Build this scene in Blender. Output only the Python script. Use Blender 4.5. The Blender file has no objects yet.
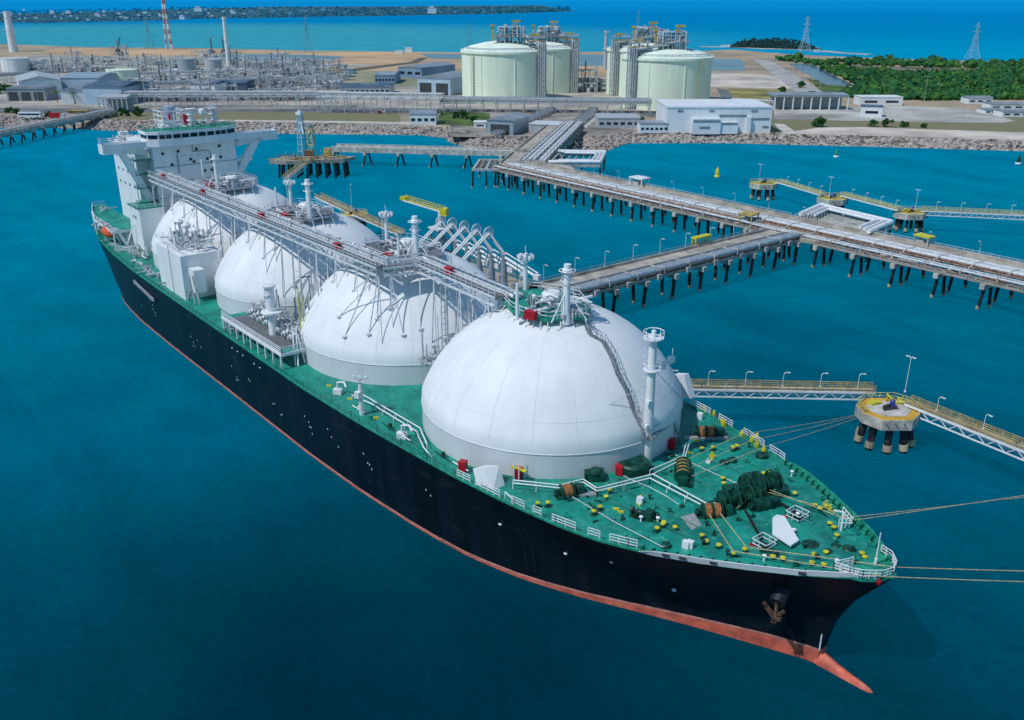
import bpy, math, random
from mathutils import Vector, Matrix
random.seed(7)
R = math.radians
sc = bpy.context.scene
COL = sc.collection
PI = math.pi

# ------------------------------------------------------------------ camera
CX, CY, CZ, YAW, PITCH, FPX = 328.77, -82.22, 72.86, 2.47, 0.38, 900.4
cp, sp = math.cos(PITCH), math.sin(PITCH)
cy_, sy_ = math.cos(YAW), math.sin(YAW)
FW = Vector((cy_ * cp, sy_ * cp, -sp)); RT = Vector((sy_, -cy_, 0)); UP = Vector((cy_ * sp, sy_ * sp, cp))
cam_d = bpy.data.cameras.new('camera'); cam = bpy.data.objects.new('camera', cam_d); COL.objects.link(cam)
cam_d.sensor_width = 36; cam_d.lens = FPX / 1024 * 36; cam_d.clip_end = 60000; cam_d.clip_start = 1
cam.matrix_world = Matrix(((RT.x, UP.x, -FW.x, CX), (RT.y, UP.y, -FW.y, CY), (RT.z, UP.z, -FW.z, CZ), (0, 0, 0, 1)))
sc.camera = cam
A0 = math.atan2(RT.y, RT.x)            # heading of the shore line
FH = Vector((cy_, sy_, 0))             # inland direction

def G(px, py, z=0.0):
    """ground position (survey of the site from the photograph)"""
    d = FW + RT * ((px - 512) / FPX) + UP * ((360 - py) / FPX)
    t = (z - CZ) / d.z
    return Vector((CX + t * d.x, CY + t * d.y, z))
def mpp(px, py, z=0.0):
    p = G(px, py, z)
    return (p - Vector((CX, CY, CZ))).dot(FW) / FPX
def V(*a): return Vector(a)

# ------------------------------------------------------------------ materials
MATS = {}
def mat(name, col, rough=0.6, metal=0.0, var=0.12, scale=0.3, spec=0.4, col2=None, bump=0.0, bscale=2.0, streak=False):
    if name in MATS: return MATS[name]
    m = bpy.data.materials.new(name); m.use_nodes = True
    nt = m.node_tree; b = nt.nodes['Principled BSDF']
    b.inputs['Roughness'].default_value = rough; b.inputs['Metallic'].default_value = metal
    b.inputs['Specular IOR Level'].default_value = spec
    tc = nt.nodes.new('ShaderNodeTexCoord'); src = tc.outputs['Object']
    if streak:
        mp = nt.nodes.new('ShaderNodeMapping'); mp.inputs['Scale'].default_value = (1, 1, 0.12)
        nt.links.new(src, mp.inputs[0]); src = mp.outputs[0]
    n = nt.nodes.new('ShaderNodeTexNoise'); n.inputs['Scale'].default_value = scale; n.inputs['Detail'].default_value = 6
    n.inputs['Roughness'].default_value = 0.65
    nt.links.new(src, n.inputs['Vector'])
    cr = nt.nodes.new('ShaderNodeValToRGB')
    c = col; c2 = col2 or tuple(min(1, v * (1 - var * 2.2)) for v in col)
    cr.color_ramp.elements[0].position = 0.35; cr.color_ramp.elements[1].position = 0.62
    cr.color_ramp.elements[0].color = (*c2, 1)
    cr.color_ramp.elements[1].color = (*[min(1, v * (1 + var * 0.4)) for v in c], 1)
    nt.links.new(n.outputs[0], cr.inputs[0]); nt.links.new(cr.outputs[0], b.inputs['Base Color'])
    if bump:
        n2 = nt.nodes.new('ShaderNodeTexNoise'); n2.inputs['Scale'].default_value = bscale; n2.inputs['Detail'].default_value = 5
        nt.links.new(src, n2.inputs['Vector'])
        bp = nt.nodes.new('ShaderNodeBump'); bp.inputs['Strength'].default_value = bump; bp.inputs['Distance'].default_value = 0.3
        nt.links.new(n2.outputs[0], bp.inputs['Height']); nt.links.new(bp.outputs[0], b.inputs['Normal'])
    MATS[name] = m
    return m

white = mat('white_paint', (0.78, 0.80, 0.81), 0.42, var=0.06, scale=0.25, streak=True)
tankw = mat('tank_cover_paint', (0.76, 0.785, 0.80), 0.6, var=0.045, scale=0.2, streak=True, spec=.2)
tanks = mat('tank_skirt_paint', (0.62, 0.65, 0.67), 0.5, var=0.05, scale=0.3, streak=True)
pipew = mat('pipe_paint_white', (0.66, 0.70, 0.73), 0.4, var=0.12, scale=1.2)
steel = mat('grey_steel', (0.30, 0.34, 0.37), 0.5, 0.3, var=0.25, scale=1.5)
lsteel = mat('pale_steel', (0.50, 0.54, 0.57), 0.5, 0.1, var=0.2, scale=1.2)
dsteel = mat('dark_steel', (0.07, 0.08, 0.09), 0.6, 0.2, var=0.3, scale=1.5)
hullm = mat('hull_black', (0.004, 0.008, 0.016), 0.42, var=0.45, scale=0.3, spec=0.3, col2=(.0015, .003, .006), streak=True, bump=.12, bscale=.35)
redm = mat('boot_red', (0.62, 0.13, 0.075), 0.6, var=0.3, scale=0.5, col2=(0.36, 0.07, 0.05))
pinkm = mat('boot_line_pink', (0.62, 0.26, 0.21), 0.6, var=0.2, scale=0.7)
deckm = mat('deck_green', (0.004, 0.27, 0.20), 0.55, var=0.25, scale=0.22, col2=(0.003, 0.155, 0.125), bump=0.15)
gpaint = mat('machinery_green', (0.005, 0.075, 0.050), 0.45, var=0.35, scale=1.0)
gbright = mat('rail_green', (0.02, 0.30, 0.20), 0.45, var=0.2, scale=1.0)
yellow = mat('yellow_paint', (0.66, 0.60, 0.03), 0.45, var=0.15, scale=1.0)
paley = mat('pale_yellow_paint', (0.62, 0.60, 0.22), 0.55, var=0.2, scale=0.8)
amber = mat('amber_paint', (0.66, 0.40, 0.04), 0.55, var=0.2, scale=0.8)
ochre = mat('walkway_yellow', (0.55, 0.40, 0.10), 0.55, var=0.25, scale=0.8)
orange = mat('lifeboat_orange', (0.75, 0.11, 0.02), 0.4, var=0.1)
red = mat('fire_red', (0.48, 0.01, 0.025), 0.4, var=0.15)
rope = mat('rope_tan', (0.55, 0.47, 0.27), 0.9, var=0.2, scale=3)
drum = mat('rope_drum', (0.42, 0.18, 0.06), 0.8, var=0.35, scale=4, bump=0.5, bscale=12)
rust = mat('rusty_steel', (0.25, 0.13, 0.08), 0.8, var=0.4, scale=1.5)
conc = mat('concrete', (0.42, 0.38, 0.33), 0.85, var=0.2, scale=0.35, bump=0.2)
concl = mat('pale_concrete', (0.56, 0.54, 0.49), 0.85, var=0.2, scale=0.5)
roadm = mat('trestle_road', (0.47, 0.43, 0.37), 0.85, var=0.2, scale=0.2)
pilem = mat('pile_dark', (0.018, 0.024, 0.03), 0.6, var=0.4, scale=0.8)
bandm = mat('pile_band', (0.45, 0.40, 0.28), 0.8, var=0.2)
pipeb = mat('pipe_blue_grey', (0.36, 0.43, 0.49), 0.35, 0.2, var=0.12, scale=0.6)
brown = mat('grating_brown', (0.36, 0.25, 0.19), 0.8, var=0.3, scale=0.8)
grate = mat('grey_grating', (0.16, 0.17, 0.19), 0.8, var=0.2, scale=2)
glass = mat('window_glass', (0.01, 0.02, 0.035), 0.12, var=0.1, spec=0.6)
blue = mat('blue_plastic', (0.02, 0.05, 0.30), 0.5)
mint = mat('mint_concrete', (0.78, 0.88, 0.70), 0.75, var=0.06, scale=0.08, streak=True)
mint2 = mat('mint_roof', (0.80, 0.90, 0.78), 0.75, var=0.08, scale=0.08)
bluep = mat('pale_blue_cladding', (0.42, 0.55, 0.68), 0.55, var=0.1, scale=0.1)
bluew = mat('blue_cladding', (0.20, 0.33, 0.46), 0.55, var=0.12, scale=0.1)
roofg = mat('grey_roof', (0.25, 0.30, 0.35), 0.6, var=0.12, scale=0.1)
roofd = mat('dark_blue_roof', (0.07, 0.12, 0.19), 0.6, var=0.12, scale=0.1)
wallw = mat('white_wall', (0.72, 0.76, 0.78), 0.6, var=0.05, scale=0.1)
rockm = mat('armour_rock', (0.42, 0.38, 0.34), 0.9, var=0.3, scale=0.35, col2=(0.22, 0.20, 0.19))
soil = mat('shore_ground', (0.42, 0.31, 0.20), 0.95, var=0.25, scale=0.012, col2=(0.22, 0.20, 0.16))
barkm = mat('tree_bark', (0.12, 0.09, 0.06), 0.9)
leaf = mat('leaf_green', (0.060, 0.165, 0.030), 0.8, var=0.45, scale=0.08, col2=(0.018, 0.075, 0.022), spec=.1)
leaf2 = mat('forest_green', (0.030, 0.135, 0.042), 0.85, var=0.4, scale=0.02, col2=(0.010, 0.060, 0.030), spec=.1)
leaffar = mat('far_forest', (0.0, 0.10, 0.17), 0.95, var=0.2, scale=0.01, col2=(0.0, 0.08, 0.15), spec=0)  # distance haze put into the leaf colour as a blue cast
leafisl = mat('islet_forest', (0.008, 0.055, 0.055), 0.9, var=0.3, scale=0.05)
fadew = mat('pylon_steel_pale', (0.26, 0.50, 0.60), 0.7, var=0.05)  # haze tint for the far pylon; the loading tower's own pale blue
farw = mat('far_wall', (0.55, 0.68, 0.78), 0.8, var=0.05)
farb = mat('far_wall_hazy', (0.10, 0.40, 0.62), 0.8, var=0.05)  # bluer copy of the far wall colour, distance haze mixed in

def weather(m, col, scale, lo, hi, fac, stretch=(1, 1, 1), seed=0.0):
    nt = m.node_tree; b = nt.nodes['Principled BSDF']; inp = b.inputs['Base Color']; src = inp.links[0].from_socket
    tc = nt.nodes.new('ShaderNodeTexCoord'); mp = nt.nodes.new('ShaderNodeMapping'); mp.inputs['Scale'].default_value = stretch; mp.inputs['Location'].default_value = (seed, seed, seed)
    n = nt.nodes.new('ShaderNodeTexNoise'); n.inputs['Scale'].default_value = scale; n.inputs['Detail'].default_value = 8; n.inputs['Roughness'].default_value = .7
    r = nt.nodes.new('ShaderNodeMapRange'); r.inputs['From Min'].default_value = lo; r.inputs['From Max'].default_value = hi; r.inputs['To Max'].default_value = fac
    x = nt.nodes.new('ShaderNodeMix'); x.data_type = 'RGBA'; x.inputs['B'].default_value = (*col, 1)
    nt.links.new(tc.outputs['Object'], mp.inputs[0]); nt.links.new(mp.outputs[0], n.inputs['Vector']); nt.links.new(n.outputs[0], r.inputs['Value'])
    nt.links.new(r.outputs[0], x.inputs['Factor']); nt.links.new(src, x.inputs['A']); nt.links.new(x.outputs['Result'], inp)
weather(deckm, (.10, .40, .32), .9, .52, .68, .55); weather(deckm, (.16, .09, .045), .6, .60, .72, .6, seed=9); weather(deckm, (.001, .06, .055), .12, .5, .7, .6, seed=4)
weather(tankw, (.50, .50, .48), .35, .52, .80, .2, (1, 1, .12)); weather(tankw, (.66, .69, .71), .06, .5, .62, .4, seed=3)
weather(tanks, (.45, .38, .30), .6, .58, .8, .5, (1, 1, .1)); weather(white, (.42, .34, .26), .5, .6, .8, .4, (1, 1, .2))
weather(hullm, (.03, .035, .04), .5, .56, .75, .6, (.35, 1, 1)); weather(hullm, (.045, .02, .012), .25, .60, .78, .5, (1, 1, .2), 5)
weather(redm, (.16, .10, .06), .8, .52, .7, .7, (.4, 1, 1)); weather(redm, (.66, .26, .18), .5, .5, .7, .5, (.3, 1, 1), 7)
for m_ in (conc, concl, roadm): weather(m_, (.13, .115, .10), .35, .50, .72, .65); weather(m_, (.34, .20, .11), .8, .60, .76, .5, seed=6)
weather(mint, (.50, .58, .46), .12, .5, .75, .4, (1, 1, .12)); weather(wallw, (.42, .42, .40), .25, .52, .78, .4, (1, 1, .15)); weather(pilem, (.10, .11, .08), .7, .5, .7, .7); weather(pipew, (.36, .27, .2), 1.0, .56, .74, .5)
for m_ in (roofg, roofd, bluep, bluew): weather(m_, (.42, .42, .40), .12, .5, .75, .35)

# ------------------------------------------------------------------ mesh builder
class MB:
    def __init__(s): s.v = []; s.f = []; s.mi = []; s.cur = 0
    def _add(s, vs, fs):
        o = len(s.v); s.v.extend([tuple(p) for p in vs]); s.f.extend([tuple(i + o for i in f) for f in fs]); s.mi.extend([s.cur] * len(fs)); return s
    def m(s, i): s.cur = i; return s
    def box(s, x0, x1, y0, y1, z0, z1):
        vs = [(x, y, z) for z in (z0, z1) for (x, y) in ((x0, y0), (x1, y0), (x1, y1), (x0, y1))]
        return s._add(vs, [(0, 3, 2, 1), (4, 5, 6, 7), (0, 1, 5, 4), (1, 2, 6, 5), (2, 3, 7, 6), (3, 0, 4, 7)])
    def obox(s, c, size, rz=0.0):
        a, b, h = size[0] / 2, size[1] / 2, size[2]; cs, sn = math.cos(rz), math.sin(rz)
        P = [(c[0] + x * cs - y * sn, c[1] + x * sn + y * cs) for x, y in ((-a, -b), (a, -b), (a, b), (-a, b))]
        return s.prism(P, c[2], c[2] + h)
    def prism(s, P, z0, z1):
        n = len(P); ar = sum(P[i][0] * P[(i + 1) % n][1] - P[(i + 1) % n][0] * P[i][1] for i in range(n))
        if ar < 0: P = P[::-1]
        vs = [(p[0], p[1], z0) for p in P] + [(p[0], p[1], z1) for p in P]
        return s._add(vs, [tuple(range(n))[::-1], tuple(range(n, 2 * n))] + [(i, (i + 1) % n, n + (i + 1) % n, n + i) for i in range(n)])
    def sheet(s, P, z):
        n = len(P); ar = sum(P[i][0] * P[(i + 1) % n][1] - P[(i + 1) % n][0] * P[i][1] for i in range(n))
        if ar < 0: P = P[::-1]
        return s._add([(p[0], p[1], z) for p in P], [tuple(range(n))])
    def bar(s, p, q, w, h=None):
        p = Vector(p); q = Vector(q); h = h or w; d = q - p
        if d.length < 1e-6: return s
        d.normalize(); up = Vector((0, 0, 1)) if abs(d.z) < 0.95 else Vector((1, 0, 0))
        a = d.cross(up).normalized() * (w / 2); b = a.cross(d).normalized() * (h / 2)
        vs = [p - a - b, p + a - b, p + a + b, p - a + b, q - a - b, q + a - b, q + a + b, q - a + b]
        return s._add(vs, [(0, 1, 2, 3), (7, 6, 5, 4), (0, 4, 5, 1), (1, 5, 6, 2), (2, 6, 7, 3), (3, 7, 4, 0)])
    def tube(s, p, q, r, n=8, r2=None, cap=True):
        p = Vector(p); q = Vector(q); r2 = r if r2 is None else r2; d = q - p
        if d.length < 1e-6: return s
        d.normalize(); up = Vector((0, 0, 1)) if abs(d.z) < 0.95 else Vector((1, 0, 0))
        a = d.cross(up).normalized(); b = a.cross(d).normalized()
        vs = []
        for c, rr in ((p, r), (q, r2)):
            for i in range(n):
                t = 2 * PI * i / n; vs.append(c + (a * math.cos(t) + b * math.sin(t)) * rr)
        fs = [(i, n + i, n + (i + 1) % n, (i + 1) % n) for i in range(n)]
        if cap: fs += [tuple(range(n)), tuple(range(n, 2 * n))[::-1]]
        return s._add(vs, fs)
    def path(s, pts, r, n=6):
        for a, b in zip(pts, pts[1:]): s.tube(a, b, r, n)
        return s
    def lathe(s, cx, cy, prof, n=24, sy=1.0):
        vs = []; k = len(prof)
        for r, z in prof:
            for i in range(n):
                t = 2 * PI * i / n; vs.append((cx + r * math.cos(t), cy + sy * r * math.sin(t), z))
        fs = []
        for j in range(k - 1):
            for i in range(n):
                fs.append((j * n + i, j * n + (i + 1) % n, (j + 1) * n + (i + 1) % n, (j + 1) * n + i))
        fs.append(tuple(range(n))[::-1]); fs.append(tuple(range((k - 1) * n, k * n)))
        return s._add(vs, fs)
    def torus(s, c, rr, r, n=16, k=6):
        vs = []
        for i in range(n):
            t = 2 * PI * i / n
            for j in range(k):
                u = 2 * PI * j / k; q = rr + r * math.cos(u)
                vs.append((c[0] + q * math.cos(t), c[1] + q * math.sin(t), c[2] + r * math.sin(u)))
        return s._add(vs, [(i * k + j, ((i + 1) % n) * k + j, ((i + 1) % n) * k + (j + 1) % k, i * k + (j + 1) % k) for i in range(n) for j in range(k)])
    def rail(s, pts, h=1.1, step=2.0, w=0.07, rows=2):
        for a, b in zip(pts, pts[1:]):
            a = Vector(a); b = Vector(b); L = (b - a).length; n = max(1, int(L / step))
            for i in range(n + 1):
                p = a.lerp(b, i / n); s.bar(p, p + V(0, 0, h), w)
            for k in range(rows):
                z = h * (k + 1) / rows; s.bar(a + V(0, 0, z), b + V(0, 0, z), w)
        return s
    def blob(s, c, r, sz=1.0, jit=0.25, rnd=random):
        vs = []
        t = (1 + 5 ** 0.5) / 2
        for p in ((-1, t, 0), (1, t, 0), (-1, -t, 0), (1, -t, 0), (0, -1, t), (0, 1, t), (0, -1, -t), (0, 1, -t), (t, 0, -1), (t, 0, 1), (-t, 0, -1), (-t, 0, 1)):
            k = r / 1.9 * (1 + rnd.uniform(-jit, jit)); vs.append((c[0] + p[0] * k, c[1] + p[1] * k, c[2] + p[2] * k * sz))
        return s._add(vs, [(0, 11, 5), (0, 5, 1), (0, 1, 7), (0, 7, 10), (0, 10, 11), (1, 5, 9), (5, 11, 4), (11, 10, 2), (10, 7, 6), (7, 1, 8), (3, 9, 4), (3, 4, 2), (3, 2, 6), (3, 6, 8), (3, 8, 9), (4, 9, 5), (2, 4, 11), (6, 2, 10), (8, 6, 7), (9, 8, 1)])
    def build(s, name, mats, parent=None, smooth=False, local=False):
        me = bpy.data.meshes.new(name)
        off = Vector((0, 0, 0))
        if parent is not None and not local:
            p = parent
            while p is not None: off += p.location; p = p.parent
        me.from_pydata([(v[0] - off.x, v[1] - off.y, v[2] - off.z) for v in s.v], [], s.f)
        for mm in (mats if isinstance(mats, (list, tuple)) else [mats]): me.materials.append(mm)
        me.polygons.foreach_set('material_index', s.mi)
        if smooth:
            me.polygons.foreach_set('use_smooth', [True] * len(me.polygons))
            try: me.set_sharp_from_angle(angle=R(smooth if smooth is not True else 35))
            except Exception: pass
        me.update()
        o = bpy.data.objects.new(name, me); COL.objects.link(o)
        if parent is not None: o.parent = parent
        return o

def tag(o, label=None, cat=None, group=None, kind=None):
    if label: o['label'] = label
    if cat: o['category'] = cat
    if group: o['group'] = group
    if kind: o['kind'] = kind
    return o
def thing(name, label, cat, loc=(0, 0, 0), rz=0.0, group=None):
    o = bpy.data.objects.new(name, None); COL.objects.link(o); o.location = loc; o.rotation_euler = (0, 0, rz)
    return tag(o, label, cat, group)
def dup(root, loc, rz=None, label=None, group=None, scale=None):
    r = root.copy(); COL.objects.link(r); r.location = loc
    if rz is not None: r.rotation_euler = (0, 0, rz)
    if scale: r.scale = scale
    if label: r['label'] = label
    if group: r['group'] = group
    for ch in list(root.children):
        c = ch.copy(); COL.objects.link(c); c.parent = r
        for g in list(ch.children):
            d = g.copy(); COL.objects.link(d); d.parent = c
    return r

# ================================================================== SHIP
ship = thing('gas_carrier', 'black hulled liquefied gas carrier with four white domes moored at the jetty', 'ship', (168, 0, 0))
def interp(tab, x):
    if x <= tab[0][0]: return tab[0][1]
    for (a, u), (b, w) in zip(tab, tab[1:]):
        if x <= b: return u + (w - u) * (x - a) / (b - a)
    return tab[-1][1]
TD = [(44, 14.3), (50, 16.2), (56, 18), (64, 20), (72, 21.5), (82, 22.6), (92, 23.4), (110, 24.2), (130, 24.4), (200, 24.3), (215, 23.7), (228, 22.8), (240, 21.8), (249, 20.6), (257.5, 19.0), (264, 17.2), (270, 14.8), (275, 12.2), (279.5, 9.5), (284, 6.7), (287, 4.3), (289.2, 2.3), (290.4, 0.9), (291, 0.3)]
TW = [(44, 0.0), (50, 1.5), (56, 7), (64, 13), (74, 18), (84, 21), (94, 22.8), (108, 23.7), (130, 23.9), (200, 23.5), (215, 22.9), (228, 21.8), (238, 20.6), (247, 18.4), (256, 14.7), (263, 10.9), (271, 6.7), (278, 3.4), (283, 1.1), (285, 0.5), (291, 0.5)]
TZ = [(44, 13), (262, 13), (270, 13.5), (279, 14.3), (285, 15.0), (291, 15.6)]
STEM = [(0.0, 284.2), (1.5, 284.2), (3, 284.4), (6.1, 285.1), (10, 286.9), (13.2, 289.2), (15.6, 291.0)]
def hzd(x): return interp(TZ, x)
xs = sorted(set([a for a, _ in TD] + [48, 60, 68, 78, 88, 100, 120, 150, 170, 190, 222, 234, 244, 253, 261, 267, 272.5, 277, 281.5, 286, 289]))
def section(xd, zlev):
    # xd: nominal station; returns (x, halfbreadth) at height z ; stations bend so that bow follows the stem
    zd = hzd(xd); t = max(0, min(1, (zlev - 1) / (zd - 1)))
    hd = interp(TD, xd)
    # waterline station: compress bow part
    xstem = interp(STEM, zlev)
    if xd > 262: x = 262 + (xd - 262) * (xstem - 262) / (291 - 262)
    else: x = xd
    if xd < 60: x = xd + (1 - t) ** 2 * (60 - xd) * 0.35
    hw = interp(TW, 262 + (xd - 262) * (284.2 - 262) / 29) if xd > 262 else interp(TW, xd)
    k = t ** (1.9 if xd > 240 else 1.0) if xd > 225 else t ** 0.6
    return x, max(0.04, hw + (hd - hw) * k)
BT = [(44, .25), (150, .25), (228, .3), (240, .35), (252, .55), (262, .85), (275, 1.4), (284, 1.9), (291, 1.9)]
def bt(x): return interp(BT, x)
def hull_strip(z0f, z1f, nz, name, material, out=0.0):
    mb = MB(); rows = []
    for x in xs:
        r = []
        for j in range(nz + 1):
            z = z0f(x) + (z1f(x) - z0f(x)) * j / nz; a, h = section(x, z); r.append((a, h + out, z))
        rows.append(r)
    vs = []; fs = []; n = nz + 1
    for sgn in (-1, 1):
        o = len(vs)
        for r in rows: vs += [(a, sgn * h, z) for a, h, z in r]
        for i in range(len(rows) - 1):
            for j in range(nz):
                q = (o + i * n + j, o + (i + 1) * n + j, o + (i + 1) * n + j + 1, o + i * n + j + 1)
                fs.append(q if sgn < 0 else q[::-1])
    m_ = len(rows) * n
    for i in (0, len(rows) - 1):
        for j in range(nz):
            fs.append((i * n + j, i * n + j + 1, m_ + i * n + j + 1, m_ + i * n + j))
    mb._add(vs, fs)
    return mb.build(name, material, ship, smooth=40)
hull = hull_strip(bt, hzd, 10, 'hull', hullm)
boot = hull_strip(lambda x: -2.0, bt, 2, 'waterline_band', redm, 0.03)
pk = hull_strip(lambda x: bt(x) - .02, lambda x: bt(x) + .28, 1, 'waterline_stripe', pinkm, 0.04)
# bulbous bow: a red whale-back just breaking the surface
b = MB(); vs = []
bx = [(262, 0.2, .2), (268, 0.5, 0.4), (275, .75, 0.8), (281, .95, 1.4), (284, .95, 1.5), (286.5, .85, .9), (288.5, .8, .6), (289.8, .75, .5), (290.6, .6, .35), (291.0, 0.3, 0.05)]
n = 12
for x, w, top in bx:
    for i in range(n):
        t = 2 * PI * i / n; vs.append((x, w * math.cos(t), top - 1.6 + 1.6 * math.sin(t)))
b._add(vs, [(j * n + i, j * n + (i + 1) % n, (j + 1) * n + (i + 1) % n, (j + 1) * n + i) for j in range(len(bx) - 1) for i in range(n)])
b.build('bulbous_bow', redm, ship, smooth=True)
# main deck
b = MB(); P = [(x, -interp(TD, x) + 0.06) for x in xs]; Q = [(x, interp(TD, x) - 0.06) for x in xs]
vs = []; fs = []
for (x, y), (_, y2) in zip(P, Q): vs += [(x, y, hzd(x) - .02), (x, 0, hzd(x) + .25), (x, y2, hzd(x) - .02)]
for i in range(len(P) - 1):
    o = i * 3; fs += [(o, o + 3, o + 4, o + 1), (o + 1, o + 4, o + 5, o + 2)]
b._add(vs, fs)
# raised waterway bar along the deck edge and weld ridges on the foredeck
deck = b.build('main_deck', deckm, ship, smooth=20)
b = MB()
for s in (-1, 1):
    pts = [V(x, s * (interp(TD, x) - .15), hzd(x) + .12) for x in xs]
    for p, q in zip(pts, pts[1:]): b.bar(p, q, .28, .3)
b.build('deck_edge', gbright, ship)
wg = mat('worn_green', (0.06, 0.36, 0.29), .6, var=.4)
for i in range(90):
    x = random.uniform(252, 267) if i < 62 else random.uniform(267, 286); h = interp(TD, x) - 2.5; y = random.uniform(-min(h, 15), 3 if i < 62 else h); MB().obox((x, y, hzd(x) + .02), (random.uniform(.1, 1.5), .14, .25), random.uniform(-.3, .3) + 1.2 * (i % 2)).build('deck_fitting', wg if i % 3 else gpaint, ship)
# bulwark at the bow : white outside strip on starboard, green inside, knees
def bulwark(sgn, xa, xb, h):
    st = [x for x in xs if xa <= x <= xb]
    if st[0] > xa: st = [xa] + st
    vs = []; fs = []
    for x in st:
        y = sgn * interp(TD, x); z = hzd(x); hh = h * min(1, (x - xa + .6) / 2.5)
        vs += [(x, y, z - .05), (x, y * 1.012 + sgn * .12, z + hh), (x, y * 1.012 - sgn * .05, z + hh), (x, y - sgn * .15, z)]
    for i in range(len(st) - 1):
        o = 4 * i
        for j in range(3): fs.append((o + j, o + 4 + j, o + 5 + j, o + j + 1))
    mb = MB(); mb._add(vs, fs); mb.mi = [(0 if i % 3 < 2 else 1) for i in range(len(fs))] if sgn < 0 else [(2 if i % 3 == 0 else 1) for i in range(len(fs))]
    for i, x in enumerate([xa + 1.2 * k for k in range(int((xb - xa) / 1.2))]):
        y = sgn * (interp(TD, x) - .5); mb.m(1).box(x - .05, x + .05, y - .35, y + .35, hzd(x), hzd(x) + h * .9)
    return mb.build('bulwark', [white, gbright, hullm], ship)
bulwark(-1, 268.5, 290, .78); bulwark(1, 266, 290, .8)
for x in (271.5, 273.2, 276.2, 284.2):
    y = -interp(TD, x) * 1.012 - .1; MB().obox((x, y, hzd(x) + .25), (.8, .16, .32), math.atan2(2.6, 4.6)).build('fairlead_opening', dsteel, ship)
# bow tip platform and its rails, jackstaff
b = MB(); b.prism([(287.0, -3.9), (289.0, -2.9), (290.3, -1.4), (290.7, 0), (290.3, 1.4), (289.0, 2.7), (287.0, 3.7)], 15.2, 15.6); b.build('bow_platform', gbright, ship)
b = MB(); b.rail([V(287.0, -3.9, 15.6), V(289.0, -2.9, 15.6), V(290.3, -1.4, 15.6), V(290.7, 0, 15.6), V(290.3, 1.4, 15.6), V(289.0, 2.7, 15.6), V(287.6, 3.0, 15.6)], 1.1, .6, .08, 3)
b.rail([V(287.0, -1.6, 15.6), V(286.2, -4.0, 15.6), V(288.6, -3.2, 15.6)], 1.1, .6, .08, 3)
b.build('bow_rail', white, ship)
b = MB(); b.tube((288.4, .6, 15.6), (288.4, .6, 19.6), .1, 8, .06).tube((288.4, .6, 15.6), (288.4, .6, 16.4), .17); b.build('jackstaff', white, ship)
b = MB().lathe(290.3, -1.8, [(.2, 15.1), (.28, 15.4), (.2, 15.7)], 8); b.build('navigation_light', red, ship)
# side railings
def side_rail(sgn, x0, x1, name='side_rail', m=None, w=.07, step=1.8):
    st = [x0] + [x for x in xs if x0 < x < x1] + [x1]
    b = MB(); b.rail([V(x, sgn * (interp(TD, x) - .25), hzd(x) + .2) for x in st], 1.15, step, w, 3); return b.build(name, m or gbright, ship)
side_rail(-1, 46, 166); side_rail(-1, 187, 240); side_rail(1, 46, 236)
for a, c in ((240.5, 243), (244, 248.5), (250.5, 252.6), (254, 255.3), (257, 260.3), (262, 263.6), (264.8, 268)): side_rail(-1, a, c, m=white, w=.08, step=1.1)
for a, c in ((237, 241), (244.5, 249), (251, 254), (256.5, 261), (262.2, 265.5)): side_rail(1, a, c, m=white, w=.08, step=1.1)
# hull markings (small white drafts and signs along the starboard side)
b = MB()
for x0 in (112, 121, 146, 150, 168, 176, 186, 199, 207, 217, 233):
    for k in range(random.choice((4, 6, 7))):
        x = x0 + k * random.uniform(.35, .6) + random.uniform(0, .3); z = 8.3 - .5 * k + random.uniform(-.5, .5) if x0 % 2 else 6.2 - .35 * k + random.uniform(-1, 1)
        a, h = section(x, z)
        if random.random() < .5: b.box(x, x + .16, -h - .04, -h + .2, z, z + .28)
for x, z in ((170, 11.3), (172.5, 11.3), (175, 11.3), (180, 11.2), (182.5, 11.2), (246.8, 8), (256, 6.8), (262, 7.8), (269, 5.8)):
    a, h = section(x, z); b.box(x, x + .45, -h - .05, -h + .3, z, z + .2)
a, h = section(285, 3); b.box(284.3, 284.42, -.95, -.85, 2.1, 4.4)
b.build('hull_marking', white, ship)
b = MB()
for x in (250.2, 251.4):
    pts = []
    for z in (12.9, 10, 7, 4, 1.8):
        a, h = section(x, z); pts.append(V(a, -h - .07, z))
    b.path(pts, .045, 4)
b.build('draught_line', mat('dull_hull_line', (.03, .045, .05), .6), ship)
b = MB()
for s in (0, 1):
    pts = [V(112 + 14 * t, -24.5 - .12, 10.6 - 1.2 * t + .5 * s) for t in (0, .5, 1)]
    b.path(pts, .22, 6)
b.build('hull_ladder', steel, ship)
# anchor and its pocket
a, h = section(282.2, 9.4)
b = MB(); b.tube((280.6, -h + 1.5, 10.6), (281.2, -h - .7, 9.3), 1.1, 14, .95); b.build('hawse_pipe', mat('hull_pocket', (.012, .018, .03), .5), ship, smooth=True)
b = MB(); ay = -h - 1.1
ay += .35
b.bar((281.2, ay, 9.6), (281.6, ay - .35, 7.7), .4, .35)
b.bar((279.4, ay - .5, 9.0), (281.4, ay - .5, 7.7), .35, .35); b.bar((279.9, ay - .6, 8.5), (281.4, ay - .6, 7.4), .25, .25); b.bar((282.3, ay + .3, 8.7), (281.5, ay - .45, 7.5), .4, .35)
b.bar((281.1, ay - .5, 7.3), (282.3, ay - .1, 7.5), .6, .5); b.torus((281.5, ay - .5, 6.9), .35, .08, 10, 4)
b.v = [(281.4 + (x_ - 281.4) * .8, y_, 8.8 + (z_ - 8.8) * .8) for x_, y_, z_ in b.v]; b.build('anchor', mat('anchor_steel', (.13, .075, .05), .8, var=.4, scale=2), ship)

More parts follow.
